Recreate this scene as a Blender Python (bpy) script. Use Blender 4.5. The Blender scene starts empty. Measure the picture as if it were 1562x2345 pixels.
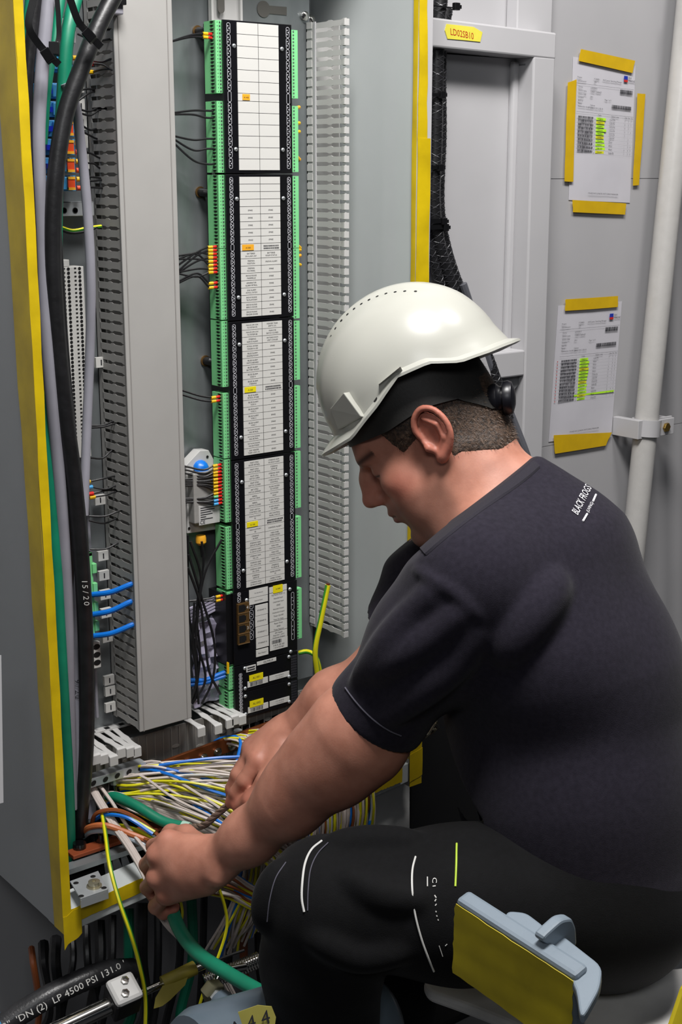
import bpy, math, random
import numpy as np
from mathutils import Vector, Matrix
from mathutils.bvhtree import BVHTree
random.seed(7); RNG = np.random.default_rng(7)
SC = bpy.context.scene; COL = SC.collection
# ---------------------------------------------------------------- camera
FPX = 3140.0; TH = math.radians(13.9); PH = math.radians(51.9); CZ = 1.55
FW = np.array([math.cos(PH)*math.cos(TH), math.sin(PH)*math.cos(TH), -math.sin(TH)])
RT = np.array([math.sin(PH), -math.cos(PH), 0.0]); UP = np.cross(RT, FW); CAM = np.array([0, 0, CZ])
cam = bpy.data.cameras.new('camera'); cam.sensor_fit = 'VERTICAL'; cam.sensor_height = 36.0
cam.lens = FPX/2345*36; cam.clip_start = 0.05
co = bpy.data.objects.new('camera', cam); COL.objects.link(co)
co.matrix_world = Matrix([[RT[i], UP[i], -FW[i], CAM[i]] for i in range(3)] + [[0, 0, 0, 1]])
SC.camera = co
# ---------------------------------------------------------------- light, world, exposure
def area(name, loc, target, sx, sy, watts, col=(1, 1, 1)):
    l = bpy.data.lights.new(name, 'AREA'); l.shape = 'RECTANGLE'; l.size = sx; l.size_y = sy; l.energy = watts; l.color = col
    o = bpy.data.objects.new(name, l); COL.objects.link(o); o.location = loc
    o.rotation_euler = (Vector(target)-Vector(loc)).to_track_quat('-Z', 'Y').to_euler(); return o
area('ceiling_lamp', (0.76, 0.78, 3.05), (1.15, 1.45, 1.0), 0.6, 0.5, 62, (1.0, 0.98, 0.96))
area('side_lamp', (1.75, 0.72, 3.0), (1.6, 1.5, 0.9), 0.4, 0.3, 17, (1.0, 0.97, 0.95))
area('front_fill', (-0.7, -0.9, 2.7), (1.2, 1.3, 0.7), 1.0, 0.5, 15, (0.96, 0.98, 1.0))  # fill light added behind the camera to brighten seat and foreground
w = bpy.data.worlds.new('world'); SC.world = w; w.use_nodes = True
w.node_tree.nodes['Background'].inputs[0].default_value = (0.55, 0.58, 0.65, 1)
w.node_tree.nodes['Background'].inputs[1].default_value = 0.05
SC.view_settings.view_transform = 'Standard'; SC.view_settings.look = 'None'
SC.view_settings.gamma = 1.0; SC.view_settings.use_curve_mapping = False; SC.view_settings.exposure = 0.0
# ---------------------------------------------------------------- helpers
def ray(x, y): return FW + RT*((x-781)/FPX) - UP*((y-1172.5)/FPX)
def onY(x, y, Y): r = ray(x, y); return CAM + r*(Y/r[1])
def onX(x, y, X): r = ray(x, y); return CAM + r*(X/r[0])
def onZ(x, y, Z): r = ray(x, y); return CAM + r*((Z-CZ)/r[2])
def dep(x, y, d): return CAM + ray(x, y)*d
def lin(h):
    h = h.lstrip('#'); c = [int(h[i:i+2], 16)/255 for i in (0, 2, 4)]
    return tuple((v/12.92 if v <= 0.04045 else ((v+0.055)/1.055)**2.4) for v in c)+(1.0,)
MATS = {}
def mat(name, hexc, rough=0.5, metal=0.0, var=0.06, scale=30.0, bump=0.0, bscale=200.0, spec=0.5, stretch=None, coat=0.0, hex2=None, trans=0.0, alpha=1.0, sheen=0.0, sss=0.0):
    if name in MATS: return MATS[name]
    m = bpy.data.materials.new(name); m.use_nodes = True; nt = m.node_tree; N = nt.nodes; L = nt.links
    b = N['Principled BSDF']; b.inputs['Roughness'].default_value = rough; b.inputs['Metallic'].default_value = metal
    b.inputs['Specular IOR Level'].default_value = spec; b.inputs['Coat Weight'].default_value = coat
    b.inputs['Transmission Weight'].default_value = trans; b.inputs['Alpha'].default_value = alpha
    b.inputs['Sheen Weight'].default_value = sheen
    if sss: b.inputs['Subsurface Weight'].default_value = sss; b.inputs['Subsurface Radius'].default_value = (0.010, 0.004, 0.002); b.inputs['Subsurface Scale'].default_value = 0.6
    c = lin(hexc); tc = N.new('ShaderNodeTexCoord'); mp = N.new('ShaderNodeMapping'); L.new(tc.outputs['Object'], mp.inputs[0])
    if stretch: mp.inputs['Scale'].default_value = stretch
    nz = N.new('ShaderNodeTexNoise'); nz.inputs['Scale'].default_value = scale; nz.inputs['Detail'].default_value = 5; L.new(mp.outputs[0], nz.inputs['Vector'])
    rp = N.new('ShaderNodeValToRGB'); L.new(nz.outputs[0], rp.inputs[0])
    rp.color_ramp.elements[0].position = 0.3; rp.color_ramp.elements[1].position = 0.7
    c2 = lin(hex2) if hex2 else c
    rp.color_ramp.elements[0].color = tuple(max(0, v*(1-var)) for v in c[:3])+(1,)
    rp.color_ramp.elements[1].color = tuple(min(1, v*(1+var)) for v in c2[:3])+(1,)
    L.new(rp.outputs[0], b.inputs['Base Color'])
    if bump:
        n2 = N.new('ShaderNodeTexNoise'); n2.inputs['Scale'].default_value = bscale; n2.inputs['Detail'].default_value = 3; L.new(mp.outputs[0], n2.inputs['Vector'])
        bp = N.new('ShaderNodeBump'); bp.inputs['Strength'].default_value = bump; bp.inputs['Distance'].default_value = 0.001
        L.new(n2.outputs[0], bp.inputs['Height']); L.new(bp.outputs[0], b.inputs['Normal'])
    MATS[name] = m; return m
BASE = {}
def W(o): return BASE[o.name] if o is not None else np.zeros(3)
class MB:
    def __init__(s): s.v = []; s.f = []; s.m = []; s.sm = []; s.n = 0
    def add(s, V, Fc, mi=0, smooth=False):
        V = np.asarray(V, float).reshape(-1, 3); s.v.append(V)
        s.f += [tuple(i+s.n for i in f) for f in Fc]; s.m += ([mi]*len(Fc) if isinstance(mi, int) else list(mi)); s.sm += [smooth]*len(Fc); s.n += len(V); return s
    def hexa(s, P, mi=0):   # 8 points: bottom loop 4, top loop 4
        return s.add(P, [(0, 3, 2, 1), (4, 5, 6, 7), (0, 1, 5, 4), (1, 2, 6, 5), (2, 3, 7, 6), (3, 0, 4, 7)], mi)
    def box(s, lo, hi, mi=0):
        x0, y0, z0 = lo; x1, y1, z1 = hi
        return s.hexa([(x0, y0, z0), (x1, y0, z0), (x1, y1, z0), (x0, y1, z0), (x0, y0, z1), (x1, y0, z1), (x1, y1, z1), (x0, y1, z1)], mi)
    def obox(s, c, ax, ay, az, mi=0):  # centre and three half axes
        c, ax, ay, az = map(np.asarray, (c, ax, ay, az))
        return s.hexa([c-ax-ay-az, c+ax-ay-az, c+ax+ay-az, c-ax+ay-az, c-ax-ay+az, c+ax-ay+az, c+ax+ay+az, c-ax+ay+az], mi)
    def prism(s, poly, d, mi=0, side=None):  # planar 3D polygon extruded by vector d
        P = np.asarray(poly, float); n = len(P); V = np.vstack([P, P+np.asarray(d)])
        F_ = [tuple(range(n))[::-1], tuple(range(n, 2*n))]+[(i, (i+1) % n, n+(i+1) % n, n+i) for i in range(n)]
        return s.add(V, F_, mi if side is None else [mi, mi]+[side]*n)
    def quad(s, a, b, c, d, mi=0): return s.add([a, b, c, d], [(0, 1, 2, 3)], mi)
    def tube(s, pts, r, n=8, mi=0, stripe=None, twist=0.0, caps=True):
        P = np.asarray(pts, float); k = len(P); R = np.broadcast_to(np.asarray(r, float), (k,))
        T = np.gradient(P, axis=0); T /= np.linalg.norm(T, axis=1)[:, None]+1e-12
        u = np.cross(T[0], [0.31, 0.2, 0.93]); u /= np.linalg.norm(u)+1e-9
        V = []
        for i in range(k):
            u = u-T[i]*(u@T[i]); u /= np.linalg.norm(u)+1e-9; w_ = np.cross(T[i], u)
            a = np.arange(n)*2*math.pi/n+twist*i
            V.append(P[i]+R[i]*(np.cos(a)[:, None]*u+np.sin(a)[:, None]*w_))
        F_ = []; mm = []
        for i in range(k-1):
            for j in range(n):
                F_.append((i*n+j, i*n+(j+1) % n, (i+1)*n+(j+1) % n, (i+1)*n+j)); mm.append(mi if stripe is None else (stripe[j % len(stripe)]))
        s.add(np.vstack(V), F_, mm, True)
        if caps: s.add(V[0], [tuple(range(n))[::-1]], mi); s.add(V[-1], [tuple(range(n))], mi)
        return s
    def cyl(s, a, b, r, r2=None, n=16, mi=0):
        return s.tube([a, b], [r, r if r2 is None else r2], n, mi)
    def lathe(s, c, axis, prof, n=24, mi=0):  # prof: (radius, height) along axis
        c = np.asarray(c, float); ax = np.asarray(axis, float); ax /= np.linalg.norm(ax)
        u = np.cross(ax, [0.3, 0.9, 0.2]); u /= np.linalg.norm(u); v = np.cross(ax, u); a = np.arange(n)*2*math.pi/n
        V = np.vstack([c+ax*h+r*(np.cos(a)[:, None]*u+np.sin(a)[:, None]*v) for r, h in prof])
        F_ = [(i*n+j, i*n+(j+1) % n, (i+1)*n+(j+1) % n, (i+1)*n+j) for i in range(len(prof)-1) for j in range(n)]
        k = len(prof)-1
        s.add(V, F_, mi, True)
        s.add(V[:n], [tuple(range(n))[::-1]], mi); s.add(V[k*n:], [tuple(range(n))], mi); return s
    def sheet(s, G, mi=0, thick=None, smooth=True):   # grid of points (r,c,3)
        G = np.asarray(G, float); r, c = G.shape[:2]
        F_ = [(i*c+j, i*c+j+1, (i+1)*c+j+1, (i+1)*c+j) for i in range(r-1) for j in range(c-1)]
        s.add(G.reshape(-1, 3), F_, mi, smooth)
        if thick is not None:
            s.add((G+np.asarray(thick)).reshape(-1, 3), [f[::-1] for f in F_], mi, smooth)
            ring = [(0, j) for j in range(c)]+[(i, c-1) for i in range(1, r)]+[(r-1, j) for j in range(c-2, -1, -1)]+[(i, 0) for i in range(r-2, 0, -1)]
            A = np.array([G[i, j] for i, j in ring]); n = len(A)
            s.add(np.vstack([A, A+np.asarray(thick)]), [(i, (i+1) % n, n+(i+1) % n, n+i) for i in range(n)], mi)
        return s
    def text(s, body, o, ux, uz, size, mi=0, align='CENTER', lift=(0, 0, 0), bold=1.0):
        V, F_ = text_mesh(body); V = V*size
        w_ = V[:, 0].max() if len(V) else 0
        x = V[:, 0]-(w_/2 if align == 'CENTER' else (w_ if align == 'RIGHT' else 0)); z = V[:, 1]
        o, ux, uz = map(np.asarray, (o, ux, uz))
        return s.add(o+np.asarray(lift)+x[:, None]*ux*bold+z[:, None]*uz, F_, mi)
    def build(s, name, mats, parent=None, bevel=0, angle=35, kind=None, base=None):
        V = np.vstack(s.v); lo, hi = V.min(0), V.max(0)
        bs = np.array([(lo[0]+hi[0])/2, (lo[1]+hi[1])/2, lo[2]]) if base is None else np.asarray(base, float)
        me = bpy.data.meshes.new(name); me.from_pydata((V-bs).tolist(), [], s.f)
        if not isinstance(mats, (list, tuple)): mats = [mats]
        for m in mats: me.materials.append(m)
        me.polygons.foreach_set('material_index', np.array(s.m, np.int32)); me.polygons.foreach_set('use_smooth', np.array(s.sm, bool))
        me.update()
        if any(s.sm): me.set_sharp_from_angle(angle=math.radians(angle))
        o = bpy.data.objects.new(name, me); COL.objects.link(o)
        if parent is not None: o.parent = parent
        o.location = bs-W(parent); BASE[o.name] = bs
        if bevel:
            b = o.modifiers.new('bevel', 'BEVEL'); b.width = bevel; b.segments = 2; b.limit_method = 'ANGLE'
        if kind: o['kind'] = kind
        return o
TXT = {}
def text_mesh(body):
    if body in TXT: return TXT[body]
    c = bpy.data.curves.new('t', 'FONT'); c.body = body; c.resolution_u = 2; c.size = 1.0; c.align_y = 'CENTER'
    o = bpy.data.objects.new('t', c); COL.objects.link(o); dg = bpy.context.evaluated_depsgraph_get()
    me = o.evaluated_get(dg).to_mesh(); V = np.array([v.co[:] for v in me.vertices]).reshape(-1, 3); F_ = [tuple(p.vertices) for p in me.polygons]
    o.evaluated_get(dg).to_mesh_clear(); bpy.data.objects.remove(o); bpy.data.curves.remove(c)
    TXT[body] = (V, F_); return TXT[body]
def tag(o, label, cat, group=None, kind=None):
    if label: o['label'] = label
    if cat: o['category'] = cat
    if group: o['group'] = group
    if kind: o['kind'] = kind
    return o
def thing(name, base, label, cat, group=None, kind=None):
    o = bpy.data.objects.new(name, None); o.empty_display_size = 0.02; COL.objects.link(o); o.location = base; BASE[o.name] = np.asarray(base, float)
    return tag(o, label, cat, group, kind)
def clone(o, off, parent=None, name=None):     # copy sharing mesh data, moved by off (world)
    c = o.copy(); COL.objects.link(c)
    if parent is not None: c.parent = parent
    bs = W(o)+np.asarray(off); BASE[c.name] = bs; c.location = bs-W(c.parent); return c
def spline(pts, n=24):
    P = np.asarray(pts, float); k = len(P)
    if k == 2: return np.linspace(P[0], P[1], n)
    d = np.r_[0, np.cumsum(np.linalg.norm(np.diff(P, axis=0), axis=1)**0.5)]; t = np.linspace(0, d[-1], n); out = np.zeros((n, 3))
    E = np.vstack([2*P[0]-P[1], P, 2*P[-1]-P[-2]]); D = np.r_[-(d[1]-d[0]), d, d[-1]+d[-1]-d[-2]]
    for q, tt in enumerate(t):
        i = min(max(np.searchsorted(d, tt, 'right')-1, 0), k-2); j = i+1
        t0, t1, t2, t3 = D[j-1], D[j], D[j+1], D[j+2]; p0, p1, p2, p3 = E[j-1], E[j], E[j+1], E[j+2]
        a1 = (t1-tt)/(t1-t0)*p0+(tt-t0)/(t1-t0)*p1; a2 = (t2-tt)/(t2-t1)*p1+(tt-t1)/(t2-t1)*p2; a3 = (t3-tt)/(t3-t2)*p2+(tt-t2)/(t3-t2)*p3
        b1 = (t2-tt)/(t2-t0)*a1+(tt-t0)/(t2-t0)*a2; b2 = (t3-tt)/(t3-t1)*a2+(tt-t1)/(t3-t1)*a3
        out[q] = (t2-tt)/(t2-t1)*b1+(tt-t1)/(t2-t1)*b2
    return out
X_, Y_, Z_ = np.eye(3)
ORD = ['topmost', 'second', 'third', 'fourth', 'fifth', 'sixth', 'seventh', 'eighth', 'ninth', 'tenth', 'eleventh', 'twelfth', 'thirteenth', 'fourteenth', 'fifteenth', 'sixteenth', 'seventeenth', 'eighteenth', 'nineteenth', 'twentieth', 'twenty-first', 'twenty-second', 'twenty-third', 'twenty-fourth', 'twenty-fifth', 'twenty-sixth', 'twenty-seventh', 'twenty-eighth', 'twenty-ninth', 'thirtieth']
# ---------------------------------------------------------------- materials
M_wall = mat('painted_wall', '#abaaac', 0.38, var=0.03, scale=6, bump=0.08, bscale=60)
M_white = mat('white_steel_paint', '#b4b3b5', 0.35, var=0.03, scale=8, bump=0.05, bscale=90)
M_cab = mat('grey_cabinet_paint', '#9a9ea0', 0.42, var=0.03, scale=10, bump=0.12, bscale=900)
M_cabin = mat('cabinet_inside_paint', '#bcc1c1', 0.45, var=0.03, scale=8)
M_galv = mat('galvanised_plate', '#868b8d', 0.36, 0.5, var=0.16, scale=9, bump=0.05, bscale=40, stretch=(3, 3, 1))
M_steel = mat('zinc_steel', '#b4b8bb', 0.32, 0.45, var=0.08, scale=40)
M_chrome = mat('chrome', '#d8d6d2', 0.14, 1.0, var=0.04, scale=20)
M_duct = mat('duct_grey_plastic', '#a3a19e', 0.5, var=0.03, scale=14)
M_ductl = mat('duct_pale_plastic', '#bdbcba', 0.42, var=0.03, scale=14)
M_tape = mat('yellow_masking_tape', '#c2a506', 0.45, var=0.14, scale=14, bump=0.35, bscale=45, hex2='#d0b40a')
M_tapew = mat('yellow_wall_tape', '#c9a300', 0.6, var=0.08, scale=30, bump=0.15, bscale=120)
M_black = mat('black_plastic', '#101012', 0.35, var=0.1, scale=40)
M_face = mat('black_faceplate', '#0d0d11', 0.32, var=0.08, scale=30)
M_rubber = mat('black_rubber', '#19191b', 0.42, var=0.35, scale=60, bump=0.3, bscale=160)
M_green = mat('green_terminal', '#7ccf8c', 0.42, var=0.05, scale=40)
M_greend = mat('dark_hole', '#0a2413', 0.8, var=0.1)
M_label = mat('label_white', '#cfceca', 0.4, var=0.02)
M_ink = mat('ink', '#26262c', 0.6, var=0.1)
M_yel = mat('label_yellow', '#e8d810', 0.45, var=0.04)
M_org = mat('label_orange', '#e9a72a', 0.45, var=0.04)
M_red = mat('ferrule_red', '#d8231c', 0.35, var=0.05)
M_mark = mat('marker_yellow', '#e3b411', 0.4, var=0.05)
M_blue = mat('cable_blue', '#0c6fd0', 0.35, var=0.05)
M_bluet = mat('terminal_blue', '#4ba5e0', 0.4, var=0.05)
M_gcable = mat('cable_green', '#0d7a5c', 0.45, var=0.12, scale=30, bump=0.1, bscale=120)
M_gray = mat('cable_gray', '#8d8c95', 0.42, var=0.06)
M_beige = mat('wire_beige', '#c9bdb6', 0.45, var=0.07, scale=30)
M_wgreen = mat('wire_green', '#3f9130', 0.4, var=0.05)
M_wyel = mat('wire_yellow', '#d9d21a', 0.4, var=0.05)
M_brown = mat('wire_brown', '#8a4a26', 0.4, var=0.08)
M_copper = mat('copper_bar', '#a5603a', 0.35, 0.85, var=0.15, scale=20)
M_dark = mat('dark_paint', '#0b0b0d', 0.6, var=0.2)
# ================================================================ setting
def struct(name, mb, m, parent=None, **k):
    return mb.build(name, m, parent, kind='structure', **k)
struct('floor', MB().box((-1.6, -1.6, -0.05), (3.4, 2.0, 0.0)), mat('floor_paint', '#2b2c2e', 0.5, var=0.2, scale=5))
struct('wall_back', MB().box((-1.6, 1.92, 0), (3.4, 1.97, 2.7)), M_wall)
wr = thing('wall_right', (2.3, 1.80, 0), None, None); wr['kind'] = 'structure'
for z0, z1 in ((0.0, 1.0402), (1.0412, 1.5385), (1.5395, 2.7)):
    o = MB().box((1.44, 1.79, z0), (3.4, 1.85, z1)).build('panel', M_wall, wr)
MB().box((1.44, 1.8, 0.0), (3.4, 1.86, 2.7)).build('backing', M_dark, wr)
# ================================================================ electrical cabinet
XL, XR, YF, YP, YB = 0.760, 1.402, 1.60, 1.80, 1.87
cab = thing('electrical_cabinet', (1.08, 1.73, 0.53), 'tall open grey electrical cabinet with yellow taped door edges', 'cabinet')
MB().box((XL, YF+.012, .512), (XL+.003, YB, 2.0)).build('side_panel', M_cab, cab)
MB().box((XR, YF+.012, .55), (XR+.003, YB, 2.0)).build('side_panel', M_cabin, cab)
MB().box((XL+.003, YB-.003, .55), (XR, YB, 2.0)).build('back_panel', M_cabin, cab)
MB().box((XL+.003, YF+.03, 1.985), (XR, YB-.003, 2.0)).build('top_panel', M_cabin, cab)
MB().box((XL+.003, YF+.075, .535), (XR, YB-.003, .55)).build('gland_plate', M_dark, cab)
MB().box((XL, YF, .512), (XL+.011, YF+.012, 2.0)).build('door_frame_lip', M_cabin, cab, bevel=.001)
MB().box((XR-.003, YF, .55), (XR+.026, YF+.012, 2.0)).build('door_frame_lip', M_white, cab, bevel=.001)
zl, zr = .510, .561
MB().hexa([(XL, YF, zl), (XR+.02, YF, zr), (XR+.02, YF+.05, zr), (XL, YF+.05, zl), (XL, YF, zl+.034), (XR+.02, YF, zr+.034), (XR+.02, YF+.05, zr+.034), (XL, YF+.05, zl+.034)]).build('bottom_sill', M_cabin, cab, bevel=.0015)
MB().box((XL+.02, YF+.055, .566), (XR-.02, YF+.075, .574)).build('inner_rail', M_galv, cab)
# tape on lips: wavy edges
def tape_strip(a, b, wdir, w0, w1, ndir, parent, n=26, m=M_tape, th=.0006, jag=.0012, name='tape_strip'):
    a, b, wdir, ndir = (np.asarray(v, float) for v in (a, b, wdir, ndir)); G = []
    for i in range(n):
        t = i/(n-1); p = a+(b-a)*t; ww = w0+(w1-w0)*t; e0 = random.uniform(-jag, jag); e1 = random.uniform(-jag, jag)
        bul = abs(math.sin(i*1.7))*.0007
        G.append([p+wdir*(e0), p+wdir*(ww*.5)+ndir*bul, p+wdir*(ww+e1)])
    return MB().sheet(G, 0, ndir*th).build(name, m, parent)
tape_strip((XL-.001, YF-.002, .512), (XL-.001, YF-.002, 1.99), Y_, .030, .062, -X_, cab, jag=.0022)
tape_strip((XL-.001, YF-.0015, .512), (XL-.001, YF-.0015, 1.99), X_, .0125, .0125, -Y_, cab, n=30, jag=.0008)
tape_strip((XR-.003, YF-.0015, .55), (XR-.003, YF-.0015, 1.60), X_, .0265, .0255, -Y_, cab, jag=.0008)
tape_strip((XR-.003, YF-.0015, 1.60), (XR-.003, YF-.0015, 1.99), X_, .018, .013, -Y_, cab, jag=.0012, n=16)
tape_strip((XR-.0035, YF, .60), (XR-.0035, YF, 1.99), Y_, .010, .010, -X_, cab, jag=.0006)
tape_strip((XL+.004, YF-.0016, zl+.014), (XL+.165, YF-.0016, zl+.027), Z_, .022, .022, -Y_, cab, jag=.0007)
tape_strip((XL+.165, YF-.0016, zl+.027), (XL+.24, YF-.0016, zl+.033), Z_, .022, .021, -Y_, cab, jag=.0015, n=8)
tape_strip((XR-.10, YF-.002, zr+.0), (XR-.02, YF-.002, zr+.004), Z_, .034, .031, -Y_, cab, jag=.0012)
tape_strip((XR-.004, YF-.0025, zr-.002), (XR+.024, YF-.0025, zr+.004), Z_, .05, .05, -Y_, cab, n=6)
tape_strip((XL-.002, YF-.003, zl-.02), (XL+.026, YF-.003, zl-.006), Z_, .05, .042, -Y_, cab, n=6, jag=.003)
MB().box((.79, YP, .70), (1.349, YP+.003, 1.97)).build('mounting_plate', M_galv, cab)
bm = MB()
for z in (1.785,):
    bm.lathe((1.338, YP-.0005, z), (0, -1, 0), [(.007, 0), (.007, .004), (.004, .006), (.0005, .0065)], 12)
bm.lathe((1.365, YP+.02, 1.782), (0, -1, 0), [(.009, 0), (.009, .003), (.006, .006), (.0005, .0075)], 12)
bm.build('bolt', M_chrome, cab)
# keyhole cutout strip at plate top
poly = [(1.262+.012*math.cos(a), YP-.0012, 1.79+.012*math.sin(a)) for a in np.linspace(.5, 2*math.pi-.5, 18)]+[(1.305, YP-.0012, 1.784), (1.305, YP-.0012, 1.796)]
MB().prism(poly, (0, .001, 0)).build('keyhole_slot', mat('slot_shadow', '#55534f', .8), cab)
# ---- DIN rails and their wire number clips at left
def rail(x0, x1, z0, z1, y, parent, m=M_steel):
    b = MB(); b.box((x0, y, z0), (x1, y+.003, z1)); b.box((x0, y-.006, z0), (x0+.004, y, z1)); b.box((x1-.004, y-.006, z0), (x1, y, z1)); return b.build('din_rail', m, parent, bevel=.0004)
rail(1.160, 1.215, .705, 1.83, 1.792, cab, M_ductl)
mr = MB(); mr.prism([(1.176+.006*math.cos(a), 1.7845, 1.783+.006*math.sin(a)) for a in np.linspace(math.pi, 2*math.pi, 9)]+[(1.182, 1.7845, 1.81), (1.17, 1.7845, 1.81)], (0, .001, 0)); mr.build('rail_slot', mat('slot_shadow', '#55534f'), cab)
rail(.903, .925, .735, 1.30, 1.79, cab, M_gray)
# ================================================================ slotted wiring ducts
def finger_poly(L, hook):
    p = [(0, .0047), (.40*L, .0047), (.47*L, .0064), (.53*L, .0064), (.60*L, .0047), (.86*L, .0047), (.94*L, .0067), (L, .0067)]
    return p+[(a, -b) for a, b in reversed(p)]
def make_fingers(parent, X, zs, y0, L, m, axis='Y', hook=False, seed=0, name='finger'):
    first = None; rr = random.Random(seed)
    for i, z in enumerate(zs):
        if first is None:
            b = MB(); P = [(X, y0-a, z+h*(.86 if hook else 1)) for a, h in finger_poly(L, hook)]; b.prism(P, (.0016, 0, 0))
            if hook: b.box((X-.003, y0-L-.0005, z-.0047), (X+.0065, y0-L+.004, z+.0047))
            first = b.build(name, m, parent)
        else: clone(first, (0, 0, z-zs[0]), parent)
    return first
XD, YD = .957, 1.714
d1 = thing('wiring_duct', (1.0, 1.76, .73), 'closed upright grey wiring duct with plain cover, left of the black modules', 'wiring duct')
MB().box((XD-.002, YD-.003, .727), (1.047, YD, 1.90)).build('cover', M_duct, d1, bevel=.0012)
b = MB(); b.box((XD+.081, YD-.0036, .727), (XD+.0825, YD-.003, 1.9)); b.box((XD+.004, YD-.0036, .727), (XD+.0055, YD-.003, 1.9)); b.build('cover_groove', mat('duct_edge', '#8d8a87', .5), d1)
b = MB(); b.box((XD, YD, .727), (XD+.0016, YD+.005, 1.90)); b.box((1.043, YD, .727), (1.0446, YD+.005, 1.9)); b.build('cover_lip', M_duct, d1)
b = MB(); b.box((XD, 1.786, .727), (XD+.0016, YP-.001, 1.90)); b.box((1.043, 1.73, .727), (1.0446, YP-.001, 1.9)); b.box((XD, YP-.003, .727), (1.0446, YP-.001, 1.9)); b.build('base', M_duct, d1)
zs1 = [.7345+.01465*i for i in range(79)]
make_fingers(d1, XD, zs1, 1.788, 1.788-YD-.004, M_duct)
b = MB()
for z in zs1[:-1]: b.box((XD+.003, 1.772, z+.0045), (XD+.0042, 1.776, z+.0102))
b.build('slot_web', M_duct, d1, kind='stuff')
XE = 1.342
d2 = thing('wiring_duct', (1.365, 1.76, .78), 'open upright grey wiring duct with bare slotted fingers, right of the black modules', 'wiring duct')
b = MB(); b.box((XE, 1.778, .795), (XE+.0016, YP-.001, 1.775)); b.box((XE, YP-.003, .795), (1.392, YP-.001, 1.775)); b.box((1.39, 1.778, .795), (1.392, YP-.001, 1.775)); b.build('base', M_ductl, d2)
b = MB(); b.box((XE-.002, 1.774, .795), (XE+.0005, 1.778, 1.775)); b.build('ridge', M_white, d2)
zs2 = [.8035+.0142*i for i in range(69)]
make_fingers(d2, XE, zs2, 1.779, .079, M_ductl, hook=True)
b = MB()
for z in zs2: b.box((XE-.0012, 1.784, z-.0035), (XE, 1.797, z+.0065))
b.build('knockout', M_ductl, d2, kind='stuff')
# horizontal duct at the bottom: ribbed base, fingers reaching out with hooked tips
d3 = thing('wiring_duct', (1.05, 1.75, .63), 'open horizontal grey wiring duct with hooked fingers under the upright duct', 'wiring duct')
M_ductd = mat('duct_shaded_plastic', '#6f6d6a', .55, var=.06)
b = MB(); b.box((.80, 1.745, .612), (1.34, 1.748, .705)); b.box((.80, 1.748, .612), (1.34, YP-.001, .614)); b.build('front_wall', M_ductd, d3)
b = MB()
for i in range(36):
    x = .806+.0148*i; b.box((x, 1.7435, .612), (x+.0012, 1.745, .703))
    if i % 3 == 0:
        c = (x+.008, 1.7437, .66+.012*((i//3) % 2)); b.prism([(c[0]+.007*math.cos(a), c[1], c[2]+.0028*math.sin(a)) for a in np.linspace(0, 6.28, 12)[:-1]], (0, .001, 0))
b.build('rib', mat('duct_rib', '#8a8782', .5), d3, kind='stuff')
b = MB(); b.box((.80, 1.785, .708), (1.10, 1.80, .711))
for i in range(11): b.box((.81+.0255*i, 1.787, .7111), (.818+.0255*i, 1.795, .7114), 1)
b.build('top_strip', [M_ductl, M_dark], d3)
hooks = [(.858, 0), (.874, .004), (.888, .001), (.905, -.006), (.921, .003), (.937, .0), (.952, -.003), (1.062, .0), (1.094, -.004), (1.109, .0), (1.124, .003), (1.139, 0)]
for i, (x, dz) in enumerate(hooks):
    lean = random.uniform(-.006, .006) if i < 7 else random.uniform(-.002, .008)
    b = MB(); n = 7
    pts = [(x+lean*t, 1.786-.076*t, .7095+dz*t) for t in np.linspace(0, 1, n)]; wv = [.0046, .0046, .0046, .0064, .0046, .005, .0068]
    V = []
    for (px, py, pz), w_ in zip(pts, wv): V += [(px-w_, py, pz), (px+w_, py, pz), (px+w_, py, pz-.002), (px-w_, py, pz-.002)]
    F_ = [(4*k+j, 4*k+(j+1) % 4, 4*k+4+(j+1) % 4, 4*k+4+j) for k in range(n-1) for j in range(4)]+[(3, 2, 1, 0), (4*n-4, 4*n-3, 4*n-2, 4*n-1)]
    b.add(V, F_); px, py, pz = pts[-1]
    b.hexa([(px-.007, py-.004, pz-.016), (px+.007, py-.004, pz-.016), (px+.007, py+.001, pz-.014), (px-.007, py+.001, pz-.014), (px-.007, py-.004, pz-.001), (px+.007, py-.004, pz-.001), (px+.007, py+.001, pz+.001), (px-.007, py+.001, pz+.001)])
    b.build('finger', M_ductl, d3, bevel=.0008)
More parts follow.
